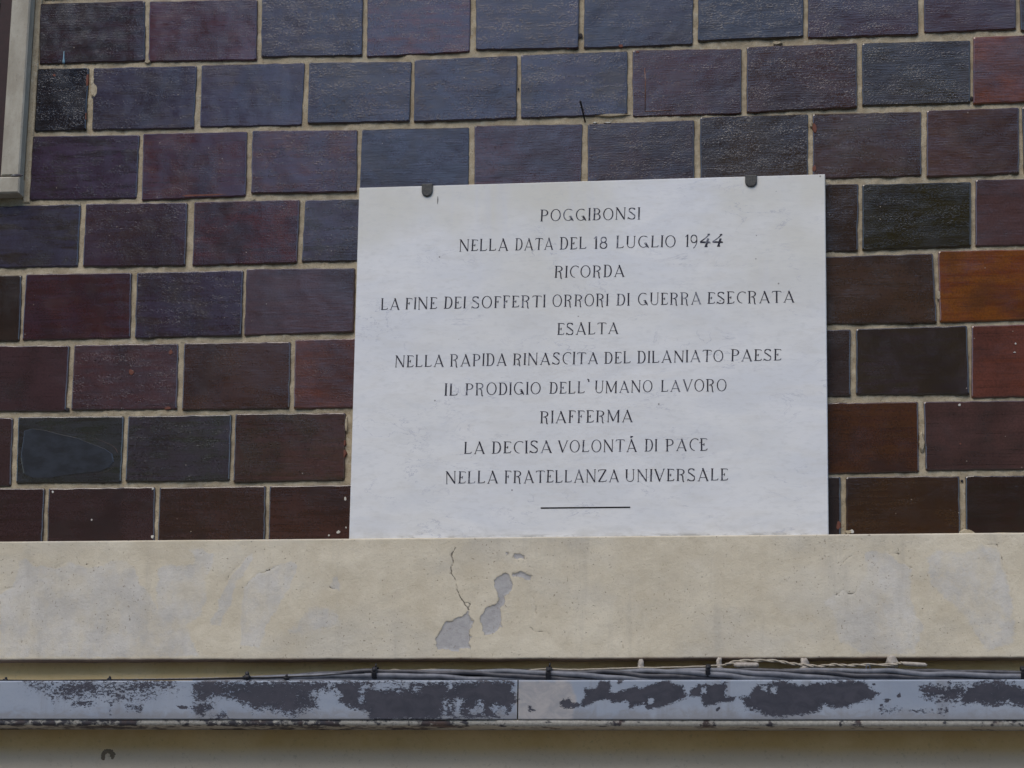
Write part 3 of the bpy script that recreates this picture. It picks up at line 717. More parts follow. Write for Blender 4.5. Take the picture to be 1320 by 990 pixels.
# wavering bottom arris
jag = np.array([noise.noise(Vector((x * 13, 9.1, 0))) * 0.0016 + noise.noise(Vector((x * 60, 2.1, 0))) * 0.0008 for x in gx])
for j, p in enumerate(prof):
    if p[1] < LEDGE_Z0 + 0.012 and j > 5: PZ[j] += jag * max(0, 1 - (p[1] - LEDGE_Z0) / 0.012)
verts = np.stack([PX, PY, PZ], -1).reshape(-1, 3)
W_ = nx + 1
faces = [(j * W_ + i, (j + 1) * W_ + i, (j + 1) * W_ + i + 1, j * W_ + i + 1) for j in range(len(prof) - 1) for i in range(nx)]
def grid_obj(name, verts, faces, mat, attrs):
    me = bpy.data.meshes.new(name); me.from_pydata(verts.tolist(), [], faces); me.materials.append(mat)
    for k_, a_ in attrs.items():
        at_ = me.attributes.new(k_, 'FLOAT', 'POINT'); at_.data.foreach_set('value', a_.reshape(-1).astype(np.float32))
    me.polygons.foreach_set('use_smooth', [True] * len(me.polygons)); me.update()
    o = bpy.data.objects.new(name, me); col.objects.link(o); return o
led = grid_obj('stucco_ledge', verts, faces, M['stucco'], {'peel': peel, 'wash': wash, 'crack': crack})
tag(led, 'cream painted render band, cracked and peeling to grey patches, running under the plaque', 'ledge')

# ------------------------------------------------------------------ wall below the ledge
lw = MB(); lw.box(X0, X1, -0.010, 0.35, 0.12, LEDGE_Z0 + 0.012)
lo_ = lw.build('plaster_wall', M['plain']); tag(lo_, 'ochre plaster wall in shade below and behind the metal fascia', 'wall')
# crumbled spot on the shaded wall
M['scar'] = chip_material('crumbled brown plaster', (0.15, 0.115, 0.08), (0.32, 0.26, 0.19))
mb = MB(); c = at(139, 974, -0.0102)
for i in range(11):
    t = i / 10 * 3.9 - 0.5
    mb.blob(c + Vector((-math.cos(t) * 0.0095, 0, math.sin(t) * 0.0085)), 0.0044, 0.0005, 0.0038, i, 0.7, 10, 6)
mb.build('plaster_scar', M['scar'], lo_, True)

# ------------------------------------------------------------------ metal fascia
fas = empty('metal_fascia', Vector((at(668, 900, FY).x, FY, FZ0)), 'long blue-grey metal fascia with paint flaked to dark primer, running below the ledge', 'fascia')
def F3(l): return [(270 + x / 6, 840 + y / 6) for x, y in l]
FL = [  # polygon in photo pixels, scatter amplitude (m), bias (m)
 ([(40,880),(66,880),(120,878),(210,878),(225,880),(200,884),(195,892),(180,898),(160,897),(135,893),(110,899),(90,898),(66,892)], .034, -.0030),
 ([(92,902),(120,900),(122,908),(92,910)], .012, -.0005),
 ([(228,910),(240,910),(244,913),(238,914),(232,914)], .002, 0), ([(160,908),(185,908),(180,920),(165,916)], .018, -.004),
 ([(140,905),(148,903),(142,920)], .008, -.001),
 (F3([(-118,250),(-90,240),(-10,225),(130,235),(300,230),(560,235),(880,235),(1010,260),(1000,310),(880,290),(800,320),(800,360),(830,420),(760,440),(640,465),(560,445),(490,450),(430,440),(330,430),(300,400),(180,370),(100,340),(20,350),(-40,375),(-100,360)]), .016, .0010),
 (F3([(-118,420),(-60,405),(30,400),(30,440),(-30,470),(-50,500),(-90,480),(-110,460)]), .010, 0),
 (F3([(0,495),(60,490),(170,490),(170,515),(0,515)]), .016, -.0035),
 ([(418,880),(440,879),(520,880),(600,879),(655,878),(661,882),(660,890),(666,900),(660,908),(655,918),(640,924),(610,925),(576,925),(571,905),(570,927),(478,927),(474,918),(455,912),(438,904),(440,893),(425,892),(415,888)], .009, .0010),
 ([(681,909),(685,909),(685,913),(690,914),(690,917),(681,917)], .003, -.0002),
 ([(719,906),(733,900),(737,907),(748,907),(754,898),(753,888),(768,887),(775,878),(788,878),(786,892),(795,893),(806,889),(820,884),(825,888),(840,882),(858,877),(870,882),(880,883),(884,890),(893,885),(905,883),(925,882),(938,877),(935,897),(950,898),(945,905),(930,906),(908,911),(903,897),(885,898),(875,903),(855,911),(835,914),(829,907),(811,914),(810,903),(790,906),(783,902),(765,905),(752,912),(738,912),(727,913)], .0045, .0002),
 ([(796,877),(804,877),(802,881),(796,882)], .002, 0), ([(922,914),(929,910),(929,914),(924,918)], .001, 0),
 ([(953,899),(968,897),(972,885),(985,883),(1005,877),(1016,879),(1030,883),(1050,881),(1080,878),(1114,877),(1122,889),(1133,893),(1125,900),(1110,905),(1090,912),(1075,911),(1060,909),(1055,917),(1030,921),(1010,924),(988,922),(975,915),(962,913),(957,905)], .0065, .0006),
 ([(1124,880),(1130,880),(1128,884),(1124,884)], .002, 0), ([(1156,897),(1160,892),(1162,899),(1157,899)], .001, 0),
 ([(1137,901),(1150,900),(1145,905),(1142,905)], .002, 0), ([(1134,907),(1139,907),(1138,911),(1134,911)], .001, 0),
 ([(1135,914),(1220,914),(1220,918),(1135,918)], .012, -.0035),
 ([(1186,887),(1200,884),(1225,882),(1246,882),(1250,888),(1240,896),(1232,904),(1218,902),(1196,900),(1190,895)], .013, -.0010),
 ([(1236,892),(1250,884),(1262,879),(1290,880),(1312,884),(1330,892),(1400,895),(1400,915),(1325,912),(1300,906),(1280,909),(1255,906),(1240,908)], .010, .0004),
 ([(1500,880),(1700,880),(1800,900),(1650,915),(1500,905)], .012, 0), ([(-400,880),(-200,880),(-180,900),(-380,910)], .02, -.002),
]
HOLES = [([(470,882),(480,882),(490,878),(530,879),(528,888),(505,888),(500,890),(470,889)], .014, -.002),
 ([(466,884),(472,884),(466,905),(463,903)], .003, .0002), ([(572,903),(577,903),(575,922),(595,924),(600,927),(570,927)], .003, .0002),
 ([(590,902),(595,902),(592,921),(602,925),(582,925)], .002, .0003), ([(578,910),(582,908),(582,916),(579,916)], .001, .0001),
 ([(604,914),(624,914),(624,920),(606,921)], .003, 0), ([(633,914),(641,910),(644,916),(636,921)], .002, 0), ([(648,912),(652,912),(650,925),(640,926)], .002, .0002),
 ([(616,906),(622,906),(622,910),(616,909)], .001, 0), ([(884,888),(890,888),(890,897),(884,897)], .001, .0003), ([(905,888),(910,888),(909,893),(904,893)], .001, .0002),
 ([(983,886),(988,886),(988,891),(983,891)], .001, 0), ([(995,887),(1000,887),(999,893),(995,892)], .001, 0), ([(837,901),(842,901),(842,906),(837,906)], .001, 0),
 ([(576,886),(582,878),(584,886),(578,888)], .006, -.001), ([(532,886),(542,887),(540,891),(533,890)], .003, 0), ([(512,890),(518,890),(514,896)], .002, 0)]
nxf = int((X1 - X0) / 0.0022); zs = np.linspace(FZ1, FZ0, 34)
gx = np.linspace(X0, X1, nxf + 1)
PX, PZ = np.meshgrid(gx, zs)
best = np.full(PX.shape, -0.05); amp = np.full(PX.shape, 0.001)
fpx = at(660, 900, FY)
for pl, am, bias in FL:
    s = sdf_poly(PX, PZ, world_poly(pl, FY)) + bias
    s = np.minimum(s, 0.012); u = s + am * 0.6 > best + amp * 0.6
    best = np.where(u, s, best); amp = np.where(u, am, amp)
for pl, am, bias in HOLES:
    s = sdf_poly(PX, PZ, world_poly(pl, FY)) + bias
    best = np.minimum(best, -s + 0.0)
dull = np.clip(0.5 + sdf_poly(PX, PZ, world_poly([(668,878),(735,878),(742,900),(738,930),(668,930),(664,900)], FY)) / 0.02, 0, 1)
seam = at(668, 900, FY).x
for nm, lo2, hi2, dy in (('fascia_panel', X0, seam - 0.0001, 0.0), ('fascia_panel', seam + 0.0001, X1, -0.0004)):
    ii = np.where((gx >= lo2) & (gx <= hi2))[0]; i0, i1 = ii[0], ii[-1]
    sx = PX[:, i0:i1 + 1].copy(); sz = PZ[:, i0:i1 + 1]; n_ = sx.shape[1]
    sy = np.full(sx.shape, FY + dy)
    wav = np.array([noise.noise(Vector((x * 3.1, 7.7, 0))) * 0.0012 for x in sx[0]])
    sy += wav[None, :]
    # returned top flange and bottom edge
    top = np.stack([sx[0], np.full(n_, FY + 0.088), sz[0] + 0.000], -1)
    top2 = np.stack([sx[0], sy[0] + 0.0015, sz[0] + 0.0012], -1)
    bot = np.stack([sx[-1], sy[-1] + 0.006, sz[-1] - 0.0005], -1)
    body = np.stack([sx, sy, sz], -1)
    allv = np.concatenate([top[None], top2[None], body, bot[None]], 0); rws = allv.shape[0]
    def ext(a): a = a[:, i0:i1 + 1]; return np.concatenate([a[:1], a[:1], a, a[-1:]], 0)
    fcs = [(j * n_ + i, (j + 1) * n_ + i, (j + 1) * n_ + i + 1, j * n_ + i + 1) for j in range(rws - 1) for i in range(n_ - 1)]
    o = grid_obj(nm, allv.reshape(-1, 3), fcs, M['fascia'], {'flake': ext(best), 'scatter': ext(amp), 'dull': ext(dull)})
    o.parent = fas; o.location = -fas.location
# drip edge: a slightly set back bead with notched underside
def lipstrip(xl, xr, dz, dy):
    n_ = int((xr - xl) / 0.004); V = []; F = []
    for i in range(n_ + 1):
        x = xl + (xr - xl) * i / n_
        j = noise.noise(Vector((x * 40, 1.1, 0))) * 0.0007 + noise.noise(Vector((x * 160, 4.1, 0))) * 0.0004
        for (y, z) in ((FY + 0.02, FZ0 + 0.001), (FY + 0.0025 + dy, FZ0 - 0.0002), (FY + 0.0012 + dy + j * .5, FZ0 - 0.003), (FY + 0.0015 + dy + j, (FZ0 + FZB) / 2),
                       (FY + 0.0022 + dy, FZB + 0.0012 + j + dz), (FY + 0.008 + dy, FZB + j + dz), (-0.0104, FZB + 0.002)):
            V.append((x, y, z))
    for i in range(n_):
        for k_ in range(6):
            a = i * 7 + k_; F.append((a, a + 1, a + 8, a + 7))
    return V, F
for a, b, dz, dy in ((X0, at(643, 930, FY).x, 0.0008, 0.001), (at(640, 930, FY).x, at(755, 930, FY).x, -0.0005, -0.0005), (at(753, 930, FY).x, X1, 0, 0.0)):
    V, F = lipstrip(a, b, dz, dy); link('drip_edge', V, F, M['lip'], fas, True)
mb = MB(); mb.box(X0 + 0.001, X1 - 0.001, -0.0145, -0.0105, FZ1 - 0.012, FZ1 - 0.0005); mb.build('top_flashing', M['lip'], fas)

# ------------------------------------------------------------------ cables on top of the fascia
def poly_y(pts, x):
    for (x0, y0), (x1, y1) in zip(pts, pts[1:]):
        if x <= x1: t = (x - x0) / (x1 - x0); return y0 + (y1 - y0) * max(0, min(1, t))
    return pts[-1][1]
CY = -0.062
LABELC = ['grey cable in the twisted bundle on top of the metal fascia']
mid = [(250, 880), (330, 876.5), (400, 873.5), (480, 870.5), (560, 870.5), (708, 871.5), (826, 871), (913, 869), (1037, 869.5), (1118, 869.5), (1318, 871.5), (1500, 871), (2000, 871)]
for ci in range(5):
    pts = []; ph = ci * 2 * math.pi / 5
    for xp in range(250, 1990, 9):
        tw = ph + (xp - 480) / 96.0 + 0.9 * math.sin(xp / 140.0)
        spread = min(1.0, max(0.1, (xp - 240) / 180))
        if xp > 1300: spread *= .9
        yp = poly_y(mid, xp) + math.cos(tw) * 5.0 * spread + 2.2 * spread * noise.noise(Vector((xp / 45, ci * 5, 0)))
        pts.append(at(xp, yp, CY) + Vector((0, math.sin(tw) * 0.0065, 0)))
    mb = MB(); mb.tube(pts, 0.0040 if ci % 2 else 0.0048, 10)
    o = mb.build('cable', M['cable'] if ci in (0, 2, 4) else M['cable2'], None, True)
    tag(o, 'dusty grey cable twisted with its neighbours in the bundle on top of the fascia', 'cable', 'cables bundled on top of the metal fascia')
# thin black cable creeping out of the bundle along the left end of the fascia
pts = [at(x, y, CY - 0.01) for x, y in [(-600, 878), (-300, 878), (-60, 877), (7, 877), (60, 877.5), (141, 876.5), (200, 876), (250, 875.5), (318, 873.5), (345, 873.5), (369, 872.5), (410, 871), (470, 866.5)]]
mb = MB(); mb.tube(pts, 0.0016, 8); tag(mb.build('thin_cable', M['tie'], None, True), 'thin black cable lying along the top left edge of the metal fascia', 'cable')
# ties and staples
def tie(px, py, hp, wp, label, nub=True):
    t = empty('cable_tie', at(px, py, CY), label, 'cable tie', 'black ties round the cable bundle')
    r = hp * 0.0016 / 2
    mb = MB(); n_ = 18; hw_ = wp * 0.0016 / 2 * 0.75; c0 = at(px, py, CY); V = []; F = []
    for i in range(n_):
        a = 2 * math.pi * i / n_
        for (rr, xx) in ((r, -hw_), (r + .0008, 0), (r, hw_)):
            V.append(c0 + Vector((xx, math.cos(a) * (rr + 0.003), math.sin(a) * rr)))
    for i in range(n_):
        j = (i + 1) % n_
        for k_ in range(2): F.append((i * 3 + k_, i * 3 + k_ + 1, j * 3 + k_ + 1, j * 3 + k_))
    mb.add(V, F); mb.build('band', M['tie'], t, True)
    mb = MB(); mb.blob(c0 + Vector((0.0005, -r * .9 - 0.003, r * 0.35)), 0.0042, 0.003, 0.0046, px, .3)
    if nub: mb.tube([c0 + Vector((0.001, -r * .5, r * .8)), c0 + Vector((0.002, -r * .5, r * 1.45))], 0.0016, 8)
    mb.build('tie_head', M['tie'], t, True)
    return t
tie(484, 868, 15, 8, 'black cable tie at the left end of the thick cable bundle')
tie(708, 869, 17, 8, 'black cable tie round the bundle just right of the fascia seam')
tie(913, 865, 15, 7, 'black cable tie just left of the porcelain sleeve on the cream wire', False)
tie(1318, 868, 16, 6, 'black cable tie at the right edge of the picture', False)
for px, py, s, lab in ((7, 877, 1.0, 'small black clip on the fascia edge at the far left of the picture'), (141, 876, 1.0, 'small black clip on the fascia edge above the scattered paint flakes at left'),
                  (318, 873, 1.5, 'larger black clip pinning the thin cable left of its smaller neighbour'), (369, 874.5, 1.1, 'small dark clip half sunk behind the fascia edge between two black clips')):
    mb = MB(); c = at(px, py, CY - 0.014)
    mb.blob(c, 0.005 * s, 0.003, 0.0030 * s, px, .5); mb.blob(c + Vector((0.0006, 0, 0.0035 * s)), 0.0026 * s, 0.002, 0.0034 * s, px + 1, .5)
    tag(mb.build('cable_clip', M['tie'], None, True), lab, 'cable clip', 'small black clips on the fascia edge')
mb = MB(); n_ = 16; c = at(1119, 862, CY); V = []
pts = [c + Vector((math.cos(t) * .0035, -0.002, math.sin(t) * .008)) for t in [2 * math.pi * i / 16 for i in range(17)]]
mb.tube(pts, 0.0012, 6); tag(mb.build('wire_loop', M['cable'], None, True), 'small grey metal loop standing on the cables right of the dark flaked area', 'wire loop')
# cream wire with porcelain knobs
WYY = -0.042
def wirepts(l, Y=WYY, wob=0.0): return [at(x, y + wob * noise.noise(Vector((x / 12, 0, 0))), Y) for x, y in l]
wire = [(490, 867), (500, 864), (530, 864.5), (560, 863.5), (600, 865.5), (640, 866.5), (670, 866), (700, 862.5), (735, 863.5), (770, 862.5), (826, 861), (880, 860), (925, 858), (948, 855)]
mb = MB(); mb.tube(wirepts(smoothpath(wire), WYY - 0.012, 1.2), 0.0016, 8)
tag(mb.build('old_wire', M['wire'], None, True), 'thin old cream painted wire running above the cable bundle from the crack to the sleeve', 'wire')
mb = MB()
rope = smoothpath([(935, 857), (950, 852.5), (975, 851.5), (1000, 852), (1020, 855.5), (1036, 857), (1055, 859), (1075, 857), (1092, 858), (1115, 857), (1150, 857), (1160, 855), (1166, 855)], 5)
for s in (0, math.pi):
    pts = []
    for i, (x, y) in enumerate(rope): pts.append(at(x, y + math.cos(i * .9 + s) * 1.1, WYY - .012) + Vector((0, math.sin(i * .9 + s) * .0016, 0)))
    mb.tube(pts, 0.0017, 7)
tag(mb.build('twisted_flex', M['wire'], None, True), 'twisted cream cloth flex arching between the porcelain knobs at right', 'wire')
mb = MB(); mb.tube(wirepts([(946, 857), (949, 857), (953, 857.5), (975, 857.5), (978, 857)], WYY - 0.018), [0.003, 0.0048, 0.0052, 0.005, 0.0034], 12)
tag(mb.build('porcelain_sleeve', M['white'], None, True), 'fat cream connector sleeve on the wire between two porcelain knobs', 'connector')
mb = MB(); mb.tube(wirepts([(1164, 855), (1166, 855.5), (1180, 856.5), (1192, 857), (1195, 858)], WYY - 0.018), [0.0022, 0.0036, 0.004, 0.0036, 0.002], 12)
tag(mb.build('wire_end_cap', M['white'], None, True), 'white capped end of the cream wire, rightmost of the fittings', 'connector')
mb = MB(); mb.tube(wirepts([(449, 867.5), (452, 866.5), (466, 866.5), (471, 867)], WYY - 0.02), [0.0012, 0.0028, 0.003, 0.0018], 10)
tag(mb.build('wire_stub', M['white'], None, True), 'short pale wire stub left of the first cable tie', 'connector')
def knob(px, py, wp, hp, seed, lab):
    r_ = empty('insulator', at(px, py, WYY), lab, 'insulator knob', 'pale knobs holding the old wire'); c = at(px, py, WYY - 0.006)
    mb = MB(); mb.blob(c, wp * .0008, 0.007, hp * .0008, seed, .5, 14, 10); mb.blob(c + Vector((0.0008, -.002, -hp * .0005)), wp * .0009, .007, hp * .0004, seed + 2, .5)
    mb.build('knob_body', M['white'], r_, True)
    mb = MB(); mb.tube([c + Vector((0, 0.004, hp * .0003)), Vector((c.x, -0.008, c.z + hp * .0003))], 0.0035, 8); mb.build('knob_shank', M['nail'], r_, True)
knob(826, 857, 8, 12, 1, 'small pale wire knob above the middle of the flaked fascia, leftmost of its kind')
knob(927, 855.5, 7, 14, 2, 'slim pale wire knob just left of the connector sleeve')
knob(1037, 856, 11, 15, 3, 'stout cream wire knob right of the connector sleeve under the arched flex')
knob(1150, 853, 14, 13, 4, 'lumpy white wire knob beside the capped wire end, rightmost of its kind')
# brittle caulk where the fascia meets the wall
mb = MB()
for ic, (xs, xe) in enumerate(((150, 300), (300, 372), (372, 445), (598, 690), (1190, 1312))):
    l = [(x, poly_y([(150, 876), (200, 875), (300, 873.5), (372, 872), (445, 869.5), (598, 865.5), (690, 862.5), (1190, 863), (1312, 866)], x)) for x in range(xs, xe + 1, 4)]
    mb = MB(); mb.tube([at(x, y, -0.018) + Vector((0, 0, 0.0012 * noise.noise(Vector((x / 5, 0, 0))))) for x, y in l], [0.0009 + 0.0012 * abs(noise.noise(Vector((x / 7, 3, 0)))) for x, y in l], 6)
    mb.build('caulk', M['caulk'], fas, True)

# ------------------------------------------------------------------ marble plaque
pq = [at(463, 242, PL_Y), at(1063.5, 224.5, PL_Y), at(1068, 690, PL_Y), at(450, 692, PL_Y)]
pq = [Vector((p.x, PL_Y, p.z)) for p in pq]
pq[2].z = PL_Z0 + 0.0002; pq[3].z = PL_Z0 + 0.0002
pq[2].x = at(1068, 690, PL_Y).x; pq[3].x = at(450, 692, PL_Y).x
plq = empty('marble_plaque', Vector((pq[3] + pq[2]) / 2), 'large white marble memorial plaque with dark engraved Italian capitals, standing on the ledge', 'plaque')
b = 0.0012
ctr = sum(pq, Vector()) / 4
V = []
for ins, y in ((0, 0.0005), (0, PL_Y + b), (b, PL_Y)):
    for p in pq:
        d = Vector((math.copysign(ins, ctr.x - p.x), 0, math.copysign(ins, ctr.z - p.z)))
        V.append(Vector((p.x, y, p.z)) + d)
F = [(8, 9, 10, 11)[::-1]] + [(k_ * 4 + i, k_ * 4 + (i + 1) % 4, (k_ + 1) * 4 + (i + 1) % 4, (k_ + 1) * 4 + i) for k_ in range(2) for i in range(4)] + [(0, 1, 2, 3)]
slab = link('marble_slab', V, F, M['marble'], plq)
if slab.data.polygons[0].normal.y > 0: slab.data.flip_normals()

# glyphs: strokes in a box one cap-height tall; (points, width start, width end)
def arc(cx, cy, rx, ry, a0, a1, n=10):
    return [(cx + rx * math.cos(R(a0 + (a1 - a0) * i / n)), cy + ry * math.sin(R(a0 + (a1 - a0) * i / n))) for i in range(n + 1)]
T, H_ = 0.113, 0.052     # thick and hair strokes
def stem(x, y0=0, y1=1, w_=T): return ([(x, y0), (x, y1)], w_)
def serif(x, y, l=0.09): return ([(x - l, y), (x + l, y)], 0.035)
def bowl(x, y0, y1, rx):
    m_ = (y0 + y1) / 2; ry = (y1 - y0) / 2
    return [([(x, y1)] + arc(x + rx * .35, m_, rx * .65, ry, 90, -90, 12) + [(x, y0)], None)]
G = {}
G['I'] = (.16, [stem(.08), serif(.08, 0), serif(.08, 1)])
G['L'] = (.56, [stem(.1), serif(.1, 1), ([(.02, .02), (.3, .03), (.48, .05)], H_), ([(.48, .04), (.53, .17)], .05)])
G['E'] = (.52, [stem(.1), ([(.0, .985), (.3, .97), (.46, .96)], H_), ([(.45, .97), (.50, .87)], .05), ([(.1, .5), (.27, .5)], .045), ([(.27, .4), (.28, .6)], .06), ([(.0, .015), (.3, .03), (.45, .05)], H_), ([(.45, .04), (.51, .17)], .05)])
G['F'] = (.50, [stem(.1), serif(.1, 0), ([(.0, .985), (.3, .97), (.45, .96)], H_), ([(.44, .97), (.49, .86)], .05), ([(.1, .52), (.27, .52)], .045), ([(.27, .42), (.28, .62)], .06)])
G['A'] = (.78, [([(.08, 0), (.40, 1)], .05), ([(.36, 1), (.70, 0)], T), ([(.20, .26), (.60, .26)], .04), serif(.08, 0, .08), serif(.70, 0, .08)])
G['V'] = (.76, [([(.08, 1), (.40, 0)], T), ([(.38, 0), (.70, 1)], .05), serif(.08, 1, .08), serif(.70, 1, .08)])
G['N'] = (.76, [stem(.08, w_=.055), ([(.08, .99), (.66, .02)], T), stem(.66, w_=.055), serif(.08, 0, .07), serif(.66, 1, .07), serif(.05, 1, .05)])
G['M'] = (.92, [stem(.08, w_=.06), ([(.08, .99), (.44, .08)], T), ([(.44, .08), (.78, .99)], .055), stem(.80, w_=T), serif(.08, 0, .07), serif(.80, 0, .09), serif(.04, 1, .05), serif(.82, 1, .06)])
G['O'] = (.76, [(arc(.38, .5, .33, .49, 60, 300, 18), 'o'), (arc(.38, .5, .33, .49, -60, 60, 10), 'o')])
G['C'] = (.66, [(arc(.42, .5, .35, .49, 62, 270, 18), 'o'), ([(.42, .99), (.56, .96), (.64, .88)], .05), ([(.62, .97), (.64, .84)], .04)])
G['G'] = (.78, [(arc(.40, .5, .34, .49, 60, 292, 18), 'o'), ([(.40, .99), (.56, .97), (.66, .88)], .05), ([(.58, .40), (.66, .22), (.76, -.02)], .07), ([(.54, .30), (.70, .10)], .13), ([(.50, .08), (.62, .06), (.74, .14)], .06), ([(.44, .36), (.60, .40)], .05)])
G['D'] = (.64, [stem(.12), ([(.0, .99), (.3, .98)] + arc(.3, .5, .27, .48, 88, -88, 14) + [(.0, .01)], 'd')])
G['B'] = (.60, [stem(.12), ([(.0, .99), (.26, .98)] + arc(.26, .75, .22, .23, 88, -88, 10) + [(.12, .52)], 'd'), ([(.12, .52), (.28, .52)] + arc(.28, .27, .25, .25, 88, -88, 10) + [(.0, .01)], 'd')])
G['P'] = (.60, [stem(.12), serif(.12, 0), ([(.0, .99), (.26, .98)] + arc(.28, .73, .25, .25, 88, -88, 12) + [(.12, .47)], 'd')])
G['R'] = (.66, [stem(.12), serif(.12, 0, .1), ([(.0, .99), (.26, .985)] + arc(.30, .76, .24, .22, 88, -60, 10) + [(.36, .55), (.22, .5)], 'd'), ([(.34, .54), (.46, .40), (.48, .1), (.50, -.04), (.56, -.08)], .085)])
G['S'] = (.58, [([(.48, .85), (.40, .96), (.26, .99)] + arc(.24, .78, .17, .2, 90, 210, 6) + [(.26, .56), (.40, .42)] + arc(.33, .24, .18, .22, 40, -90, 7) + [(.18, .03), (.02, .14)], 's'), ([(.48, .98), (.49, .83)], .04), ([(.02, .18), (.0, .0)], .04)])
G['T'] = (.66, [stem(.33), serif(.33, 0), ([(.04, .95), (.2, .975), (.46, .975), (.60, .96)], H_), ([(.05, .98), (.0, .84)], .045), ([(.60, .98), (.66, .86)], .045)])
G['U'] = (.70, [stem(.1, .28, 1), serif(.1, 1), (arc(.345, .28, .245, .27, 180, 360, 12), .05), stem(.59, .26, 1, .05), serif(.59, 1, .07)])
G['Z'] = (.68, [([(.06, .96), (.3, .98), (.62, .98)], H_), ([(.60, .98), (.06, .02)], T), ([(.06, .02), (.4, .03), (.60, .05)], H_), ([(.05, .97), (.02, .83)], .045), ([(.60, .05), (.65, .17)], .045)])
G['1'] = (.26, [stem(.18), ([(.02, .80), (.10, .90), (.17, 1.0)], .05), serif(.18, 0)])
G['8'] = (.56, [(arc(.28, .75, .18, .23, 0, 360, 18), 's'), (arc(.28, .27, .23, .26, 0, 360, 18), 's')])
G['9'] = (.60, [(arc(.28, .66, .23, .32, 0, 360, 18), 's'), ([(.51, .70), (.52, .45), (.46, .2), (.36, .0), (.24, -.12)], .055)])
G['4'] = (.82, [([(.70, 1.0), (.38, .66), (.0, .36)], .09), ([(.0, .345), (.76, .33)], .15), ([(.72, .42), (.80, .26)], .06), ([(.62, .66), (.46, .0)], .17), ([(.36, -.01), (.60, -.01)], .10), ([(.55, .97), (.74, 1.0)], .13)])
G['`'] = (.22, [([(.05, 1.2), (.12, 1.14), (.14, 1.05), (.13, .96)], .10), ([(.02, 1.2), (.12, 1.16)], .08)])
G['À'] = (.78, G['A'][1] + [([(.30, 1.17), (.42, 1.15)], .16), ([(.42, 1.15), (.50, 1.22)], .07)])
def ribbon(pts, wd):
    V = []; F = []; n = len(pts)
    for i, p in enumerate(pts):
        a = Vector(pts[max(i - 1, 0)]); b_ = Vector(pts[min(i + 1, n - 1)]); d = b_ - a
        if d.length < 1e-6: d = Vector((1, 0))
        d.normalize(); nn = Vector((-d.y, d.x))
        if wd == 'o': w2 = .045 + .075 * abs(d.y) ** 2 * (1 if p[0] < .4 or True else 1) * .55
        elif wd == 'd': w2 = .045 + .06 * abs(d.y) ** 2
        elif wd == 's': w2 = .05 + .05 * abs(d.x) * abs(d.y) * 2
        elif wd is None: w2 = .06
        else: w2 = wd
        V += [(p[0] + nn.x * w2 / 2, p[1] + nn.y * w2 / 2), (p[0] - nn.x * w2 / 2, p[1] - nn.y * w2 / 2)]
    for i in range(n - 1): F.append((2 * i, 2 * i + 1, 2 * i + 3, 2 * i + 2))
    return V, F
LET = {}
def letter_mesh(ch):
    if ch in LET: return LET[ch]
    V = []; F = []
    for si, (pts, wd) in enumerate(G[ch][1]):
        v, f = ribbon(pts, wd); n = len(V); n2 = len(v); y = -0.018 - si * 0.002
        V += [(a, y, c_) for a, c_ in v] + [(a, 0.004, c_) for a, c_ in v]
        F += [tuple(i + n for i in q) for q in f]
        # side walls of the stroke
        ring = list(range(0, n2, 2)) + list(range(n2 - 1, 0, -2))
        for i in range(len(ring)):
            a_, b_ = ring[i], ring[(i + 1) % len(ring)]
            F.append((n + a_, n + b_, n + n2 + b_, n + n2 + a_))
    me = bpy.data.meshes.new('letter_' + 'x'); me.from_pydata(V, [], F); me.materials.append(M['letter']); me.update()
    LET[ch] = me; return me
GAP = 0.13
LINES = [  # words with left and right pixel, baselines at the line's ends (x, y), cap height
 ([("POGGIBONSI", 696, 825)], (696, 285.3), (825, 282.5), 15.3),
 ([("NELLA", 592, 655), ("DATA", 664, 713), ("DEL", 721.5, 756), ("18", 765, 783), ("LUGLIO", 794, 871), ("1944", 883, 932)], (592, 324), (932, 317), 15.3),
 ([("RICORDA", 714.5, 805)], (714, 358), (805, 356.5), 15.2),
 ([("LA", 491, 515), ("FINE", 522.5, 563), ("DEI", 572, 600), ("SOFFERTI", 608, 703), ("ORRORI", 712, 784), ("DI", 794.5, 811.5), ("GUERRA", 822, 904), ("ESECRATA", 912, 1024)], (491, 399.5), (1024, 389.5), 15.2),
 ([("ESALTA", 718.5, 797)], (718, 431.7), (797, 430), 15.2),
 ([("NELLA", 509, 572), ("RAPIDA", 580, 653), ("RINASCITA", 661, 771), ("DEL", 779, 813), ("DILANIATO", 821.5, 932.5), ("PAESE", 942, 1007)], (509, 473.5), (1007, 464.6), 15.2),
 ([("IL", 573, 590), ("PRODIGIO", 599.5, 697), ("DELL`", 708, 760), ("UMANO", 766.5, 841), ("LAVORO", 852, 936.7)], (573, 510), (937, 503.7), 15.4),
 ([("RIAFFERMA", 696, 815.6)], (696, 545.3), (816, 543.7), 15.4),
 ([("LA", 598, 625), ("DECISA", 634, 711.5), ("VOLONTÀ", 718.5, 821), ("DI", 831, 847), ("PACE", 858, 912)], (598, 585), (912, 580.7), 15.6),
 ([("NELLA", 574.5, 642), ("FRATELLANZA", 650.5, 798), ("UNIVERSALE", 806, 938.3)], (574, 623.6), (938, 619.3), 15.8),
]
LY = PL_Y
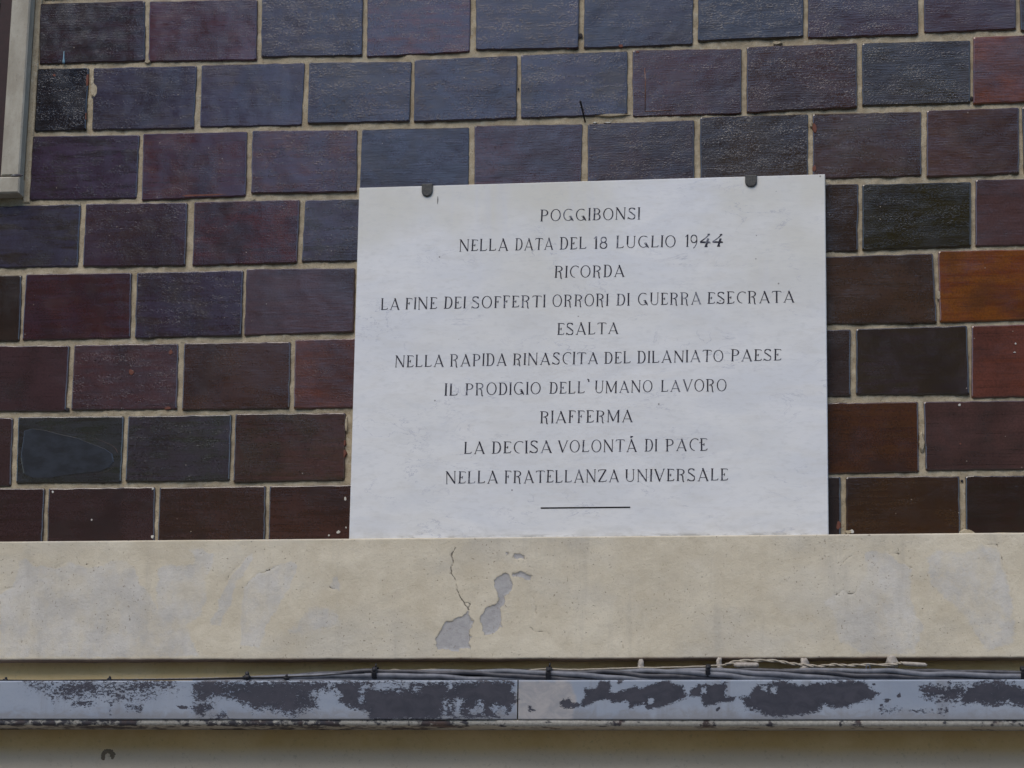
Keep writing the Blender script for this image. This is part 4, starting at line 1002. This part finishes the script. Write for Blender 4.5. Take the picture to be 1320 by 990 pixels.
for words, bl, br_, cap in LINES:
    for wd, xl, xr in words:
        gaps = 0.11 + 0.0 * len(wd)
        tot = sum(G[c_][0] for c_ in wd) + gaps * (len(wd) - 1) * 1.35
        sc = (xr - xl) / tot; x = xl
        for ci, c_ in enumerate(wd):
            yb = bl[1] + (br_[1] - bl[1]) * (x - bl[0]) / (br_[0] - bl[0])
            p = at(x, yb + random.uniform(-.35, .35), LY); p2 = at(x + sc, yb, LY); p3 = at(x, yb - cap * random.uniform(.97, 1.03), LY)
            o = bpy.data.objects.new('letter', letter_mesh(c_)); col.objects.link(o); o.parent = plq
            o.location = Vector((p.x, LY, p.z)) - plq.location
            o.scale = ((p2.x - p.x), 0.014, (p3 - p).z)
            o.rotation_euler = (0, -math.atan2(p2.z - p.z, p2.x - p.x) + random.uniform(-.012, .012), 0)
            x += sc * (G[c_][0] + gaps * 1.35)
p, q_ = at(697, 654.8, LY), at(812.5, 653.8, LY)
rl = MB(); rl.add([(p.x, LY - .0003, p.z - .0016), (q_.x, LY - .0003, q_.z - .0016), (q_.x, LY - .0003, q_.z + .0012), (p.x, LY - .0003, p.z + .0012),
                   (p.x, LY + .001, p.z - .0016), (q_.x, LY + .001, q_.z - .0016), (q_.x, LY + .001, q_.z + .0012), (p.x, LY + .001, p.z + .0012)],
                  [(0, 1, 2, 3), (0, 4, 5, 1), (3, 2, 6, 7), (1, 5, 6, 2), (0, 3, 7, 4)])
rl.build('engraved_rule', M['nail'], plq)
# hooks
def hook(px, ytop, ybot, wp, lab):
    h = empty('plaque_hook', at(px, (ytop + ybot) / 2, PL_Y), lab, 'hook', 'iron hooks holding the plaque')
    ztp = at(px, ytop + 4.5, PL_Y).z + 0.0006; zt_ = ztp + 0.0030; zb_ = at(px, ybot, PL_Y - .004).z; xc = at(px, 240, PL_Y).x; hw_ = wp * .00078
    ol = [(-hw_, 1.0), (-hw_, 0.38), (-hw_ * .85, 0.2), (-hw_ * .5, 0.05), (0, 0), (hw_ * .5, 0.05), (hw_ * .85, 0.2), (hw_, 0.38), (hw_, 1.0)]
    mb = MB(); V = []; n_ = len(ol); c_ = Vector((0, .45))
    for y, s in ((PL_Y - 0.0002, 1.0), (PL_Y - 0.0026, 1.0), (PL_Y - 0.0038, .82)):
        for a, t in ol: V.append((xc + a * s, y, zb_ + (zt_ - zb_) * (t if s == 1.0 else .45 + (t - .45) * (s + .04))))
    F = [(k_ * n_ + i, k_ * n_ + (i + 1) % n_, (k_ + 1) * n_ + (i + 1) % n_, (k_ + 1) * n_ + i) for k_ in range(2) for i in range(n_)]
    F.append(tuple(2 * n_ + i for i in range(n_)))
    mb.add(V, F); mb.build('hook_tongue', M['iron'], h)
    mb = MB(); mb.box(xc - hw_, xc + hw_, PL_Y - 0.0022, 0.004, ztp, zt_ - 0.0002); mb.build('hook_arm', M['iron'], h)
hook(551, 235, 253, 14, 'grey iron hook over the top edge of the plaque, left one near the vertical scratch')
hook(968.2, 224, 240.5, 14.5, 'grey iron hook over the top edge of the plaque, right one above the date 1944')
mb = MB(); mb.tube([at(564.2, 253, PL_Y - .0002), at(564.5, 257, PL_Y - .0004), at(564, 263, PL_Y - .0002)], [.0003, .0009, .0003], 6); mb.build('scratch', M['nail'], plq)

# ------------------------------------------------------------------ buildings across the street: they are what the glaze mirrors
def house(x0, x1, y0, dep, h, wallc, label, floors, bays, roofc=(0.16, 0.07, 0.045)):
    o = empty('house', Vector(((x0 + x1) / 2, y0, 0)), label, 'house', 'houses across the street')
    wm = simple('house plaster', wallc, tuple(v * 1.2 for v in wallc), .9, 6, .2)
    mb = MB(); mb.box(x0, x1, y0 - dep, y0, 0, h); mb.build('wall', wm, o)
    mb = MB(); yc = y0 - dep / 2
    mb.add([(x0, y0 + .35, h + .003), (x1, y0 + .35, h + .003), (x1, y0 - dep - .35, h + .003), (x0, y0 - dep - .35, h + .003), (x0, yc, h + dep * .10), (x1, yc, h + dep * .10)],
           [(0, 1, 5, 4), (3, 4, 5, 2), (0, 4, 3), (1, 2, 5), (0, 3, 2, 1)])
    mb.build('roof', simple('roof tile', roofc, tuple(v * 1.4 for v in roofc), .9, 12, .6), o)
    glass = simple('window glass', (.02, .025, .03), (.03, .035, .04), .08, 3, 0)
    shut = simple('green shutter', (.03, .05, .035), (.04, .065, .045), .6, 30, .2)
    for f in range(floors):
        for b_ in range(bays):
            xc = x0 + (x1 - x0) * (b_ + .5) / bays; z0 = .9 + f * h / floors; z1 = z0 + h / floors * .5
            wv = MB(); wv.box(xc - .5, xc + .5, y0 + .002, y0 + .05, z0, z1); w_ = wv.build('window', M['stone'], o)
            g = MB(); g.box(xc - .42, xc + .42, y0 + .0505, y0 + .06, z0 + .08, z1 - .08); g_ = g.build('pane', glass); g_.parent = w_; g_.location = (0, 0, 0)
            for s in (-1, 1):
                sh = MB(); a_, c_ = (xc + s * .52, xc + s * .98); sh.box(min(a_, c_), max(a_, c_), y0 + .002, y0 + .06, z0, z1); sh.build('shutter', shut, o)
    return o
house(-0.09, 12.0, -14.5, 9, 9.0, (.15, .115, .085), 'wide brown plastered house across the street, right of the row', 3, 5)
house(-2.5, -0.11, -14.5, 9, 7.5, (.19, .15, .11), 'narrow tan house in the middle of the row across the street', 2, 1)
house(-5.25, -2.52, -14.5, 9, 6.3, (.16, .13, .10), 'low two storey house left of the narrow tan house', 2, 1)
house(-15.0, -5.35, -14.5, 9, 11.5, (.09, .07, .055), 'tall dark brown house across the street at the left end of the row', 3, 4)
